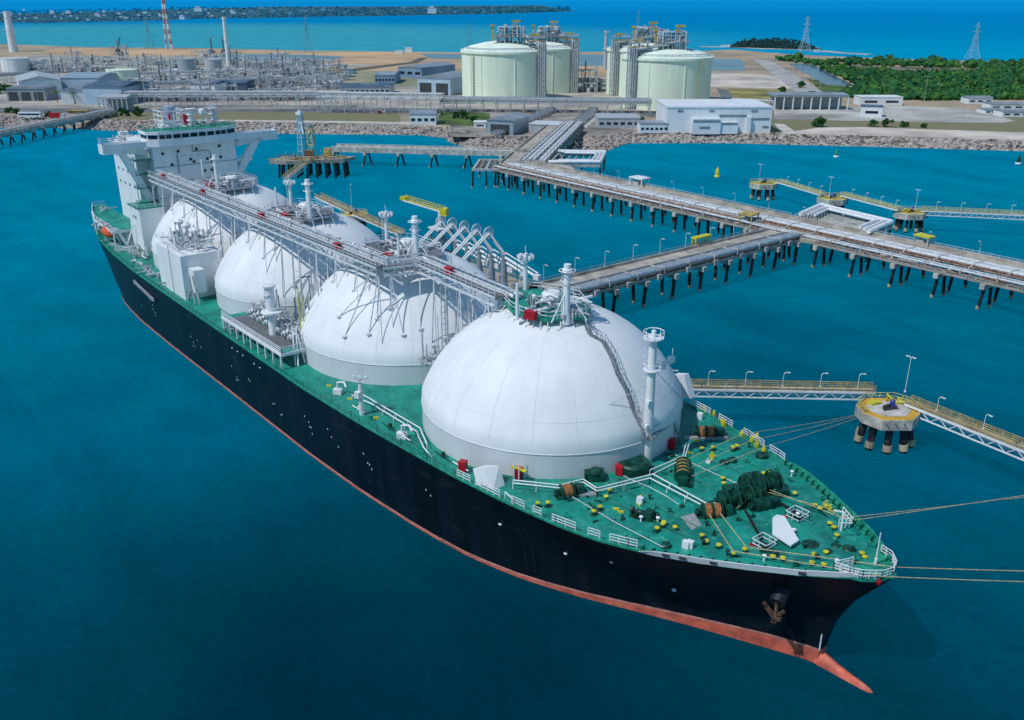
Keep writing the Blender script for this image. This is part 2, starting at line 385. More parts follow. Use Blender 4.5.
# ------------------------------------------------------------------ tank covers
TX = [233.7, 193.3, 153.0, 112.6]; TY = 1.0; TR = 19.7; TC = 5.0; TH = 13.2; ZD = 13.08
RS = (TR * TR + TH * TH) / (2 * TH); ZC = ZD + TC + TH - RS
def domez(dx, dy):
    q = dx * dx + dy * dy
    return ZC + math.sqrt(max(0, RS * RS - q)) if q < TR * TR else ZD
amax = math.asin(TR / RS)
seamm = mat('seam_grey', (.60, .63, .65), .6)
def clutter(b, cx, cy, z, rx, ry, n, hmax=1.8):
    for i in range(n):
        a = random.uniform(0, 2 * PI); q = math.sqrt(random.random()); x = cx + rx * q * math.cos(a); y = cy + ry * q * math.sin(a)
        k = random.random(); b.m(random.choice((0, 0, 1, 1, 2)))
        if k < .45: b.tube((x, y, z - .6), (x, y, z + random.uniform(.5, hmax)), random.uniform(.07, .2), 6)
        elif k < .8:
            L = random.uniform(1, 4.5); zz = z + random.uniform(.2, 1.2)
            if random.random() < .5: b.tube((x - L / 2, y, zz), (x + L / 2, y, zz), random.uniform(.08, .2), 6)
            else: b.tube((x, y - L / 2, zz), (x, y + L / 2, zz), random.uniform(.08, .2), 6)
        elif k < .9: b.obox((x, y, z), (random.uniform(.4, 1.1), random.uniform(.4, 1.1), random.uniform(.4, 1.3)), 0)
        else: b.lathe(x, y, [(.1, z), (.42, z + .5), (.42, z + .7), (.1, z + .9)], 8)
for ti, tx in enumerate(TX):
    prof = [(RS * math.sin(amax * j / 26), ZC + RS * math.cos(amax * j / 26)) for j in range(26, -1, -1)]
    prof = [(TR, ZD + 3.6), (TR, ZD + TC)] + prof[1:]
    c = MB().lathe(tx, TY, prof, 128).build('tank_cover', tankw, ship, smooth=25)
    MB().lathe(tx, TY, [(TR + .02, ZD - .3), (TR + .02, ZD + 3.59)], 128).build('tank_skirt', tanks, c, smooth=25)
    # weld seam ring
    rr = RS * math.sin(amax * .88); b = MB(); b.torus((tx, TY, ZC + RS * math.cos(amax * .88) - .03), rr + .0, .045, 128, 4); b.build('weld_seam', tanks, c)
    for k in range(20):
        a_ = k * PI / 10 + .1; b = MB(); pr = [V(tx + (r_ + .01) * math.cos(a_), TY + (r_ + .01) * math.sin(a_), z_) for r_, z_ in prof[1:18:2]]; b.path(pr, .028, 4); b.build('plate_seam', seamm, c)
    b = MB(); b.torus((tx, TY, ZD + 3.62), TR + .04, .08, 128, 4); b.build('skirt_flange', tanks, c)
    # top platform
    PZ = 31.25; ed = gbright if ti == 0 else lsteel
    if ti == 0: oc = [(G(x_, y_, 31.25).x, G(x_, y_, 31.25).y) for x_, y_ in ((503, 300), (512, 310), (528, 317), (548, 320), (585, 317), (590, 310), (580, 299), (560, 292), (532, 289), (512, 291))]
    else: oc = [(tx + x, y + TY) for x, y in ((7.6, -4), (7.6, 2.5), (4, 5), (-5, 5), (-8, 2.5), (-8, -3.5), (-5, -6.5), (5, -6.5))]
    pf = MB(); pf.prism([(x, y) for x, y in oc], PZ - .25, PZ); pf_o = pf.build('top_platform', [deckm if ti == 0 else grate], c)
    b = MB(); cl = oc + [oc[0]]
    b.rail([V(x, y, PZ) for x, y in cl], 1.15, 1.3, .075); 
    for p, q in zip(cl, cl[1:]): b.m(1).bar(V(*p, PZ - .1), V(*q, PZ - .1), .3, .35); b.m(0)
    for x, y in oc:
        for t in (0, .5):
            pass
    for p, q in zip(cl, cl[1:]):
        for t in (0, .33, .66):
            x = p[0] + (q[0] - p[0]) * t; y = p[1] + (q[1] - p[1]) * t
            u = Vector((x - tx, y - TY, 0)); x2 = tx + u.x * 1.12; y2 = TY + u.y * 1.12
            b.tube((x, y, PZ - .2), (x2, y2, domez(x2 - tx, y2 - TY) + .02), .07, 5)
    b.build('platform_rail', [white, ed], pf_o)
    b = MB(); clutter(b, tx + (1.5 if ti == 0 else 0), TY - 1, PZ, 5.6, 4.4, 75, 1.7)
    b.m(0).lathe(tx - 2, TY + 1.5, [(1.5, PZ - .6), (1.5, PZ + .9), (1.2, PZ + 1.3)], 14); b.m(1).obox((tx + 5, TY - .8, PZ), (2.2, 1.6, 1.7), .2)
    b.m(0).tube((tx + 2, TY - 6, PZ + .6), (tx + 2, TY + 6, PZ + .6), .25, 8)
    b.build('dome_piping', [white, lsteel, steel], c)
    # vent mast, service mast, thin post
    mx, my = [(239.5, -1.5), (201.2, -1.8), (159.3, -.7), (117.1, -3.5)][ti]
    b = MB(); b.lathe(mx, my, [(.75, PZ - .8), (.5, PZ + 1.5), (.48, 37.9), (.75, 38), (.75, 38.4), (.5, 38.5), (.5, 39.1)], 14)
    b.torus((mx, my, 38.2), 1.15, .07, 16, 5); b.torus((mx, my, 36.8), .95, .06, 16, 5)
    for k in range(4): b.bar((mx, my, 38.2), (mx + 1.15 * math.cos(k * PI / 2), my + 1.15 * math.sin(k * PI / 2), 38.2), .07)
    for k in range(3):
        t = k * 2.1 + .6; b.bar((mx + .3 * math.cos(t), my + .3 * math.sin(t), 35), (mx + 3 * math.cos(t), my + 3 * math.sin(t), PZ), .14)
    for z in range(32, 38): b.bar((mx - .9, my - .1, z), (mx - .5, my - .1, z), .05)
    b.tube((mx - .9, my - .1, PZ), (mx - .9, my - .1, 37.5), .05, 5); b.build('vent_mast', white, c, smooth=True)
    if ti < 3:
        mx, my = [(225.5, 2.5), (186.6, 1.2), (146.9, 1.1)][ti]
        b = MB(); b.tube((mx, my, PZ - 1), (mx, my, 37), .4, 10, .3)
        for k in range(9):
            t = k * .7; b.bar((mx, my, 36.3 + .1 * (k % 3)), (mx + 1.1 * math.cos(t), my + 1.1 * math.sin(t), 36.2 + .3 * (k % 3)), .12)
        for k in range(8):
            t = k * PI / 4; b.obox((mx + 1.1 * math.cos(t), my + 1.1 * math.sin(t), 36.3), (.45, .35, .5), t)
        b.torus((mx, my, 36.1), 1.15, .06, 14, 4); b.rail([V(mx - .9, my - .9, PZ), V(mx - .9, my - .9, 36)], .1, 9, .06)
        for z in range(32, 37): b.bar((mx - .9, my - .3, z), (mx - .9, my + .3, z), .06)
        b.bar((mx - .9, my - .3, PZ), (mx - .9, my - .3, 36.5), .06); b.bar((mx - .9, my + .3, PZ), (mx - .9, my + .3, 36.5), .06)
        b.tube((mx, my, 36.8), (mx, my, 38.2), .06, 5)
        b.build('service_mast', white, c)
    mx, my = [(234.8, -6.6), (201.8, -5.6), (148.8, -3.1), (104, -2)][ti]
    MB().tube((mx, my, PZ - .4), (mx, my, 36.2), .26, 8, .2).build('deck_post', white, c, smooth=True)
    # red hose reel
    MB().obox([(236.6, -5.6, PZ), (197.5, -5.2, PZ), (157, -5, PZ), (116, -5, PZ)][ti], (1.6, 1.0, 1.2), .3).build('fire_hose_box', red, c)
# spiral stair over the first dome and rail
b = MB(); tx = TX[0]
def dsurf(px, py, lift=0.0):
    # point of the first dome met along the sight line (survey)
    d = FW + RT * ((px - 512) / FPX) + UP * ((360 - py) / FPX); p = V(CX, CY, CZ); t = 60.0
    while t < 400:
        q = p + d * t; r_ = math.hypot(q.x - tx, q.y - TY)
        if (r_ < TR and q.z <= domez(q.x - tx, q.y - TY)) : return V(q.x, q.y, q.z + lift)
        t += .1
    return V(q.x, q.y, q.z)
pts = [dsurf(*p, .12) for p in ((585, 322), (590, 335), (603, 342), (612, 358), (618, 375), (627, 392), (633, 410), (640, 425), (645, 436))]
for p, q in zip(pts, pts[1:]):
    b.bar(p, q, .75, .12); n_ = max(2, int((q - p).length / .8))
    for s in (-.38, .38):
        dd = (q - p).normalized(); w = dd.cross(V(0, 0, 1)).normalized() * s
        b.bar(p + w + V(0, 0, 1), q + w + V(0, 0, 1), .06)
        for i in range(n_): c_ = p.lerp(q, i / n_) + w; b.bar(c_, c_ + V(0, 0, 1), .05)
pe = pts[-1]; b.obox((pe.x + .3, pe.y, pe.z - .1), (2.4, 1.8, .15), .4)
b.rail([V(pe.x - 1, pe.y - .9, pe.z), V(pe.x + 1.4, pe.y - .9, pe.z), V(pe.x + 1.4, pe.y + .9, pe.z)], 1, .6, .06)
q2 = V(252.2, 10.0, 13.2); b.bar(V(pe.x + .5, pe.y + .8, pe.z), V(251.6, 8.8, 16.5), .6, .15); b.bar(V(251.6, 8.8, 16.5), q2, .6, .15)
b.bar(V(pe.x + .5, pe.y + .8, pe.z + 1), V(251.6, 8.8, 17.5), .06); b.bar(V(251.6, 8.8, 17.5), q2 + V(0, 0, 1), .06)
b.build('dome_stair', steel, ship)
b = MB(); b.tube((253.3, 1.2, 25), dsurf(493, 464), .045, 4); b.tube((253.3, 2, 27), (247, 19, 13.4), .045, 4); b.build('stay_wire', steel, ship)
# foremast
b = MB(); fx, fy = 253.3, 1.6
b.tube((fx, fy, 13), (fx, fy, 31.6), .82, 16, .5); b.lathe(fx, fy, [(.6, 31.2), (1.35, 31.5), (1.35, 31.65), (.4, 31.7), (.3, 32.6)], 16)
b.torus((fx, fy, 32.5), 1.35, .06, 16, 4)
for k in range(8): t = k * PI / 4; b.bar((fx + 1.35 * math.cos(t), fy + 1.35 * math.sin(t), 31.6), (fx + 1.35 * math.cos(t), fy + 1.35 * math.sin(t), 32.5), .07)
b.lathe(fx, fy, [(1.15, 27), (1.15, 27.12)], 14); b.torus((fx, fy, 28), 1.15, .05, 14, 4)
b.bar((fx, fy, 27.4), (fx + .5, fy + 3.4, 27.8), .3); b.obox((fx + .5, fy + 3.2, 27.4), (.7, .9, .9)); b.obox((fx - .2, fy + 2.4, 26.5), (.6, .6, .7)); b.bar((fx + .5, fy + 3.4, 28), (fx + .5, fy + 3.4, 29.4), .08)
for z in range(14, 31): b.bar((fx - .9, fy - .75, z), (fx - .4, fy - .95, z), .06)
b.obox((fx + .6, fy - .9, 22.5), (.7, .6, .5)); b.obox((fx + .6, fy - 1, 19), (.5, .5, .4))
b.build('foremast', white, ship, smooth=30)
# ------------------------------------------------------------------ elevated catwalk along the domes
CWZ = 32.0
b = MB(); g = MB(); lg = MB()
cw = [V(94, -11.2, CWZ), V(203.2, -9.8, CWZ), V(204.8, -3.2, CWZ), V(228, -4.2, CWZ)]
def lateral(p, q): d = (q - p).normalized(); return V(-d.y, d.x, 0)
for p, q in zip(cw, cw[1:]):
    w = lateral(p, q); L = (q - p).length
    g.bar(p, q, 2.2, .12)
    for s in (-1.1, 1.1):
        b.bar(p + w * s - V(0, 0, 1.2), q + w * s - V(0, 0, 1.2), .35, .3); b.bar(p + w * s + V(0, 0, .05), q + w * s + V(0, 0, .05), .2, .3)
        b.bar(p + w * s + V(0, 0, 1.2), q + w * s + V(0, 0, 1.2), .1); b.bar(p + w * s + V(0, 0, .65), q + w * s + V(0, 0, .65), .07)
        n_ = int(L / 1.5)
        for i in range(n_ + 1): c_ = p.lerp(q, i / max(1, n_)) + w * s; b.bar(c_ - V(0, 0, 1.2), c_ + V(0, 0, 1.2), .09)
        n_ = int(L / 3)
        for i in range(n_): c_ = p.lerp(q, i / n_) + w * s; d_ = p.lerp(q, (i + 1) / n_) + w * s; b.bar(c_ - V(0, 0, 1.2), d_, .1)
cwo = b.build('catwalk', pipew, ship); g.build('walkway_grating', grate, cwo)
x = 96.0
while x < 226:
    y = (-11.2 + 1.4 * (x - 94) / 109) if x < 204 else -3.8; k = min(range(4), key=lambda i: abs(TX[i] - x)); 
    for s in (-1, 1):
        yy = y - 1.1 if s < 0 else y + 1.1
        dz = domez(x - TX[k], yy - TY); 
        if dz > ZD + .1: 
            lg.bar((x, yy, 30.8), (x + s * .3, yy - .6, domez(x + s * .3 - TX[k], yy - .6 - TY) - .1), .16)
            lg.bar((x, yy, 30.8), (x + 2.4, yy - 1.5, domez(x + 2.4 - TX[k], yy - 1.5 - TY) + .02), .12)
            lg.lathe(x + s * .3, yy - .6, [(.45, domez(x - TX[k], yy - .6 - TY) - .3), (.45, domez(x - TX[k], yy - .6 - TY) + .12)], 10)
        else:
            lg.bar((x, yy, 30.8), (x, yy - .4, ZD), .22); lg.bar((x, yy, 29), (x + 3.2, yy, 30.8), .13); 
            for z in (18, 24): lg.bar((x, y - 1.1, z), (x, y + 1.1, z), .14)
            lg.bar((x, y - 1.1, 18), (x, y + 1.1, 23), .1)
    x += 7.2
# big tripod legs seen at the bend of the catwalk
for (a_, c_) in (((203.5, -10.8), (197.5, -15.2)), ((203.5, -10.8), (204, -13.4)), ((204.5, -9), (208, -9.2)), ((205, -3.6), (209, -6.5)), ((201, -10.8), (200.5, -16.0))):
    zz = domez(c_[0] - TX[1], c_[1] - TY); zz = zz if zz > ZD + .2 else ZD
    lg.bar((*a_, 30.8), (*c_, zz), .15); lg.lathe(c_[0], c_[1], [(.5, zz - .2), (.5, zz + .06)], 10)
lg.build('catwalk_support', pipew, ship)
b = MB()
for off, r_, z in ((2.0, .42, 32.2), (3.0, .3, 32.1), (3.9, .22, 32.1), (1.6, .15, 33.0)):
    pts = [V(94, -11.2 + off, z), V(201.5 , -9.8 + off, z), V(203, -3.2 + off * .9, z), V(229, -4.2 + off * .9, z - .2)]
    b.m(0 if r_ > .25 else 1).path(pts, r_, 8)
    L = 0
    for x in range(97, 204, 5): yy = -11.2 + 1.4 * (x - 94) / 109 + off; b.m(2 if (x // 5) % 3 == 0 else 0).tube((x, yy, z), (x + .5, yy, z), r_ + .1, 8)
for x in range(95, 226, 4): y = -10.6 if x < 203 else -3.8; b.m(1).bar((x, y, 31.9), (x, y + 4.5, 31.9), .2, .25); b.bar((x, y + 4.3, 31.9), (x, y + 4.3, domez(x - TX[min(range(4), key=lambda i: abs(TX[i] - x))], y + 4.3 - TY)), .14)
b.build('cargo_pipe', [white, lsteel, steel], ship, smooth=30)
b = MB()
for x, y in ((101, -11.0), (126, -10.6), (157, -10.2), (188, -9.8), (213, -3.2)): MB().obox((x, y, 32.1), (1.5, .9, 1.0), 0).build('hose_cabinet', red, ship)
# a ladder tower at front of the second dome bend
b = MB(); 
for z in range(14, 32): b.bar((213.8, -5.4, z), (213.8, -4.2, z), .08)
for y in (-5.4, -4.2): b.bar((213.8, y, 13), (213.8, y, 31), .12)
for x in (214.5, 217.5, 220.5): b.bar((x, -4.8, 31), (x, -4.8, 13 if x < 215 else domez(x - TX[0], -5.8)), .16); b.bar((x, -4.8, 31), (x + 2.4, -4.8, 27), .1)
b.build('access_ladder', lsteel, ship)

# ------------------------------------------------------------------ accommodation, bridge
acc = MB(); acc.box(66, 90, -9.3, 12.6, 12.9, 38.4); acc.box(67, 86, -12.6, -9.32, 13, 37.2)
acc.box(87.5, 96.5, -16.6, -10.5, 12.9, 24.3); acc.box(64, 90, 12.62, 18, 12.9, 28); acc.box(72, 85, -17.5, -12.62, 12.9, 16.9)
acc = acc.build('accommodation_block', white, ship)
b = MB()
for z in (32.9, 29.0, 25): b.box(90.0, 90.12, -9.25, 12.55, z, z + .14)
b.path([V(90.2, -3.2, 36), V(90.2, -3.2, 31)], .12, 5); b.path([V(90.2, 1, 38.3), V(90.2, 1, 36.2), V(90.2, 5, 36.2), V(90.2, 5.6, 35.2), V(90.2, 5.8, 28)], .1, 5)
b.build('wall_piping', steel, acc)
for y, z in ((-6.8, 36.4), (-2.8, 36.6), (2, 36.8), (8.2, 37.0), (-4.8, 32.6+.8), (.2, 34.3), (4.6, 34), (5.6, 34), (8.2, 34.1), (3.6, 31), (5.4, 31), (6.4, 31), (1, 33.6)):
    o = MB().box(90.02, 90.16, y - .33, y + .33, z - .33, z + .33).build('window', glass, acc)
for x in (91.4, 93):
    MB().box(x - .3, x + .3, -16.68, -16.58, 21.4, 22.1).build('window', glass, acc)
for z in (34, 30.5, 27): 
    for x in (70, 74, 78, 82): MB().box(x - .3, x + .3, -12.7, -12.58, z, z + .7).build('window', glass, acc)
MB().box(87.3, 96.7, -16.8, -10.3, 24.31, 24.45).build('house_roof', deckm, acc)
b = MB(); b.rail([V(87.5, -16.6, 24.4), V(96.4, -16.6, 24.4), V(96.4, -10.6, 24.4)], 1, 1.4, .06); b.build('roof_rail', white, acc)
# faint sign lettering strokes on the bridge front
b = MB()
for k in range(17):
    if k in (5, 11): continue
    y = -2.2 + k * .33; b.box(90.01, 90.05, y, y + .18, 35.2, 35.45)
b.build('sign_lettering', mat('faint_letter', (.45, .47, .48), .6), acc)
# bridge deck
P = [(85, -10.6), (90.5, -10.6), (92.2, -8), (92.8, -4.6), (92.8, 6.6), (92.2, 10), (90.5, 13.4), (85, 13.4)]
br = MB(); br.prism(P, 38.4, 40.25); br.prism([(x * .999, y) for x, y in P], 41.35, 42.1)
br.prism([(85.3, -10.2), (90.2, -10.2), (91.9, -7.8), (92.45, -4.5), (92.45, 6.5), (91.9, 9.8), (90.2, 13), (85.3, 13)], 40.2, 41.4)
br = br.build('bridge', white, ship)
front = [(92.5, -4.55), (92.5, 6.55)]
def pane(p, q, n):
    for i in range(n):
        a_ = p.lerp(q, (i + .1) / n); c_ = p.lerp(q, (i + .9) / n)
        MB().bar(a_ + V(.05, 0, 40.8), c_ + V(.05, 0, 40.8), .12, .95).build('bridge_window', glass, br)
pane(V(92.5, -4.5, 0), V(92.5, 6.5, 0), 5); pane(V(91.95, -7.8, 0), V(92.5, -4.6, 0), 2); pane(V(92.5, 6.6, 0), V(91.95, 9.8, 0), 2); pane(V(90.3, -10.2, 0), V(91.9, -7.9, 0), 1); pane(V(91.9, 9.9, 0), V(90.3, 13, 0), 1)
for i in range(2): MB().box(85.6 + i * 2.4, 87.6 + i * 2.4, -10.3, -10.16, 40.35, 41.3).build('bridge_window', glass, br)
MB().prism([(85.2, -10.3), (90.3, -10.3), (92.5, -4.6), (92.5, 6.6), (90.3, 13.1), (85.2, 13.1)], 42.1, 42.2).build('bridge_roof', gbright, br)
b = MB(); b.rail([V(85.2, -10.3, 42.2), V(90.3, -10.3, 42.2), V(92.5, -4.6, 42.2), V(92.5, 6.6, 42.2), V(90.3, 13.1, 42.2), V(85.2, 13.1, 42.2)], 1.1, 1.6, .08)
b.build('bridge_rail', gbright, br)
b = MB(); clutter(b, 88, 1, 42.3, 2.4, 9, 40, 2.2); b.build('roof_equipment', [white, lsteel, gbright], br)
# wings with struts
for s, y0, y1, ys, yb, zb in ((-1, -10.6, -21.2, -16.6, -8.4, 23.0), (1, 13.4, 24.9, 19.3, 12.4, 28.0)):
    b = MB(); lo, hi = min(y0, y1), max(y0, y1)
    b.box(86.5, 90.4, lo, hi, 38.1, 38.4); b.box(90.2, 90.4, lo, hi, 38.4, 39.8); b.box(86.5, 86.7, lo, hi, 38.4, 39.8); e = y1 - s * .2; b.box(86.7, 90.2, min(e, y1), max(e, y1), 38.4, 39.8)
    tip = y1 - s * 4.5; b.prism([(86.5, min(tip, y1)), (90.4, min(tip, y1)), (90.4, max(tip, y1)), (86.5, max(tip, y1))], 37.4, 38.12)
    b.bar((88.5, ys, 37.7), (88.5, yb, zb), 1.5, 1.9) if s > 0 else b.bar((88.8, ys, 37.7), (88.8, yb - 1.5, zb - 1), 1.5, 1.6)
    b.bar((88.5, ys + s * 1.2, 38.0), (88.5, ys - s * 6, 37.0), 1.2, 1.4)
    if s > 0: b.box(87.5, 89, 12.6, 17.5, 32.2, 32.8); b.box(87.5, 89, 12.6, 16.2, 27.5, 28.1); b.rail([V(88.9, 12.6, 32.8), V(88.9, 17.4, 32.8)], 1, 1.2, .07)
    w_ = b.build('bridge_wing', white, ship)
    b = MB(); b.rail([V(86.6, y1 - s * 2.6, 39.8), V(86.6, y1 - s * .1, 39.8), V(90.3, y1 - s * .1, 39.8), V(90.3, y1 - s * 2.6, 39.8)], 1.2, 1.3, .08); b.build('wing_rail', white, w_)
# side balconies on starboard between tower and block
b = MB()
for z in (24.5, 28, 31.5, 35): b.m(1).box(86.02, 89.8, -14, -9.35, z, z + .12); b.m(0).rail([V(86.2, -14, z + .1), V(89.8, -14, z + .1), V(89.8, -9.5, z + .1)], 1, 1.2, .07)
b.bar((88.8, -14, 24), (88.8, -14, 36), .25)
b.build('side_balcony', [white, gbright], ship)
# aft funnel, radar masts
b = MB(); b.m(0).box(58, 64, -4.5, 1, 37, 41); b.m(2).lathe(61, -1.8, [(1.7, 41), (1.7, 45.6), (1.4, 45.8)], 16)
for x in (57.6, 61, 64.4):
    for y in (-5, -1.8, 1.4): b.m(0).bar((x, y, 37), (x, y, 44.6), .25)
for z in (39.5, 42, 43.4, 44.6):
    b.bar((57.6, -5, z), (64.4, -5, z), .22); b.bar((64.4, -5, z), (64.4, 1.4, z), .22); b.bar((57.6, 1.4, z), (64.4, 1.4, z), .22)
b.bar((57.6, -5, 37), (64.4, -5, 42), .2); b.bar((64.4, -5, 37), (64.4, 1.4, 42), .2)
b.m(1).box(64.6, 65, .6, 1.7, 40, 44.2); b.m(1).box(64.6, 64.9, -3.4, -2.8, 42.5, 44)
b.v = [(x_ + 5, y_ + 6.0, z_ - .2) for x_, y_, z_ in b.v]
b.build('funnel', [white, red, pipeb], ship)
for (x, y, h) in ((88, 8.3, 47.8), (86, 3.2, 46.6)):
    b = MB()
    for dx, dy in ((-.8, -.8), (.8, -.8), (.8, .8), (-.8, .8)): b.bar((x + dx, y + dy, 42.1), (x + dx * .5, y + dy * .5, h - 2), .22)
    for z in (43.5, 45, 46.4): b.obox((x, y, z), (2.2, 2.2, .18))
    b.bar((x, y, 42), (x, y, h), .25); b.bar((x - .2, y - 2, h - 1), (x + .2, y + 2, h - .6), .2)
    b.bar((x, y - 2.5, 45.4), (x, y + 2.5, 45.4), .18); b.build('radar_mast', white, ship)
MB().tube((87, 5.8, 42), (87, 5.8, 45), .18, 6).build('radome_post', white, ship)
MB().lathe(87, 5.8, [(.1, 44.7), (.75, 45), (.95, 45.6), (.75, 46.3), (.15, 46.6)], 12).build('satellite_dome', white, ship, smooth=True)
b = MB(); b.box(64, 70, -12.5, -4.7, 37.2, 37.5); clutter(b, 67, -9, 37.6, 3, 3.4, 36, 2.2); b.m(0).box(63, 65, -9.6, -7.2, 37, 39.4); b.build('casing_top', [white, lsteel, white], ship)
# boat deck, lifeboat, aft frames
b = MB(); b.m(0).prism([(50, -16), (58, -18.4), (68, -20.4), (86, -20.8), (86, -12.7), (50, -12.7)], 17.2, 17.4)
b.m(1)
pp = [(50, -12.7), (50, -16), (58, -18.4), (68, -20.4), (86, -20.8)]
for p, q in zip(pp, pp[1:]): b.bar(V(*p, 17.1), V(*q, 17.1), .5, .6)
for x, y in pp + [(77, -20.6), (63, -19.4)]: b.bar((x, y, 13), (x, y, 17.2), .35)
b.bar((86, -20.8, 17.1), (86, -12.7, 17.1), .5, .6)
b.rail([V(*p, 17.4) for p in pp], 1.1, 1.6, .08)
b.build('boat_deck', [deckm, white], ship)
b = MB(); n = 12; vs = []; k = 9
for j in range(k):
    t = -1 + 2 * j / (k - 1); w = math.sqrt(max(.02, 1 - t ** 4))
    for i in range(n): a_ = 2 * PI * i / n; vs.append((79.5 + t * 3.6, -20.4 + 1.5 * w * math.cos(a_), 15.9 + 1.45 * w * (math.sin(a_) if math.sin(a_) > 0 else .8 * math.sin(a_))))
b._add(vs, [(j * n + i, j * n + (i + 1) % n, (j + 1) * n + (i + 1) % n, (j + 1) * n + i) for j in range(k - 1) for i in range(n)] + [tuple(range(n)), tuple(range((k - 1) * n, k * n))[::-1]])
b.box(77.2, 79, -20.9, -19.9, 17.1, 17.9)
b.build('lifeboat', orange, ship, smooth=40)
b = MB()
for x in (77, 82.4, 88.5, 90.5): b.bar((x, -18.4, 13), (x, -20.8, 18.8), .4); b.bar((x, -20.8, 18.8), (x, -22.3, 18.2), .35); b.bar((x, -18.5, 13.2), (x + .1, -22, 13.3), .35)
b.bar((88.5, -19, 13), (91.5, -17, 20), .3); b.rail([V(84, -21.5, 13.2), V(100, -19, 13.2)], 1.1, 1.5, .08)
b.build('boat_davit', white, ship)
b = MB(); clutter(b, 97, -18.6, 13.3, 6, 1.6, 60, 2.6); clutter(b, 66, -18, 13.3, 10, 1.8, 24, 1.5); clutter(b, 58, -15, 17.5, 4, 1.5, 8, 1.2)
b.m(0).lathe(62, -17.4, [(.9, 13), (.9, 15)], 10); b.m(0).lathe(65, -19, [(.9, 13), (.9, 15)], 10)
clutter(b, 168, -21.5, 13.3, 7, 1.2, 20, 1.6); clutter(b, 118, -21.8, 13.2, 16, 1.0, 60, 1.8)
b.build('deck_machinery', [white, lsteel, gbright], ship)
# ------------------------------------------------------------------ machinery house between third and fourth domes
b = MB(); b.box(125.5, 140.8, -22.3, -13.2, 13, 22.6); b.box(140.82, 144.0, -21, -18.6, 15, 20)
mh = b.build('machinery_house', tankw, ship)
b = MB(); b.bar((133.8, -22.36, 13), (133.8, -22.36, 23.6), .12); b.path([V(143, -17, 13.5), V(143.6, -16.5, 17), V(143.2, -15, 21), V(141, -14, 23)], .12, 5)
b.bar((141.2, -22, 13.1), (143.6, -22, 16), .3); b.bar((145, -21.8, 13.1), (143.2, -21.8, 19), .3); b.bar((146, -21.2, 13.1), (144.2, -21.4, 19), .3); b.build('house_fitting', lsteel, mh)
b = MB(); b.rail([V(140.6, -13.3, 23.6), V(140.6, -22.1, 23.6), V(125.7, -22.1, 23.6), V(125.7, -13.3, 23.6)], 1.1, 1.4, .07); clutter(b, 133, -17.5, 23.8, 7, 3.8, 80, 3.4)
for x in (127, 131.5, 137): b.m(0).tube((x, -17, 23.6), (x, -17, 27), .35, 8); b.lathe(x, -17, [(.9, 26.4), (1.0, 27), (.5, 27.5)], 10)
b.build('house_equipment', [white, lsteel, steel], mh)
# ------------------------------------------------------------------ manifold between second and third domes
mf = MB(); mf.m(0).box(166, 187.5, -23.2, -19.0, 15.6, 15.8); mf.m(1).box(164, 166, -23.2, -18, 15.6, 15.8); mf.box(187.5, 190, -22.9, -19.2, 15.6, 15.8)
mf = mf.build('manifold_platform', [grate, deckm], ship)
b = MB()
for p, q in (((164, -23.3), (190, -23.0)), ((190, -23.0), (190, -18.6))): b.bar(V(*p, 15.6), V(*q, 15.6), .35, .5); b.rail([V(*p, 15.8), V(*q, 15.8)], 1.15, 1.3, .09, 3)
for i in range(9): x = 164.4 + i * 3.2; b.bar((x, -23.2, 13.1), (x, -23.2, 15.6), .3)
b.bar((190, -18.8, 13.1), (188, -18.8, 18), .25); b.bar((190, -20.6, 13.1), (187.6, -19.6, 19.5), .25); b.bar((190.6, -20.4, 13.1), (188.4, -19.2, 19.5), .25)
b.build('manifold_frame', white, mf)
for k in range(16):
    y = -18.4 + 1.9 * (k % 2) ; x = 168 + (k // 2) * 2.55 
    b = MB(); b.m(0).lathe(x, y, [(.25, 14), (.3, 16.3), (.55, 16.5), (.55, 17.2), (.3, 17.4), (.2, 18.4)], 8); b.m(1).torus((x, y, 18.5), .55, .1, 10, 5); b.m(1).tube((x, y - 1.4, 16.9), (x, y + 1.4, 16.9), .35, 8); b.m(0).tube((x, y - 1.0, 16.9), (x, y - .8, 16.9), .55, 8); b.m(1).tube((x, y + .8, 16.9), (x, y + 1.0, 16.9), .55, 8)
    b.m(2).tube((x + .9, y - .4, 14), (x + .9, y - .4, 17.6), .15, 6)
    b.build('valve', [white, lsteel, steel], mf)
b = MB(); clutter(b, 178, -15.6, 16.5, 12, 1.8, 80, 5.0); clutter(b, 184, -13.5, 18, 6, 2.5, 50, 9); b.build('manifold_piping', [lsteel, lsteel, steel], mf)
b = MB(); x, y = 179.5, -19.6; b.tube((x, y, 13), (x, y, 20.0), .85, 14, .8); b.lathe(x, y, [(1.9, 20.0), (1.9, 20.25), (.95, 20.4), (.85, 24.6), (1.25, 24.9), (1.25, 25.2), (.6, 25.4)], 14); b.torus((x, y, 21.2), 1.9, .06, 16, 4)
for k in range(6): b.bar((x + 1.0 * math.cos(k), y + 1.0 * math.sin(k), 20 + k * .6), (x + 1.2 * math.cos(k + 1), y + 1.2 * math.sin(k + 1), 22 + k * .4), .12)
b.build('crane_post', white, ship, smooth=30)
b = MB(); 
for z in range(14, 30, 1): b.bar((187.0, -17.6, z), (187.0, -16.9, z), .08)
b.bar((187, -17.6, 13), (187, -17.6, 26), .12); b.bar((187, -16.9, 13), (187, -16.9, 26), .12); b.build('yellow_ladder', yellow, ship)
# pipes and cross walk in the gaps (all four)
b = MB()
for gx in (213.5, 173.2, 132.8):
    clutter(b, gx, 8, 20, 1.2, 7, 18, 6); clutter(b, gx, -5, 18, 1.0, 5, 26, 8)
b.build('gap_piping', [lsteel, lsteel, steel], ship)
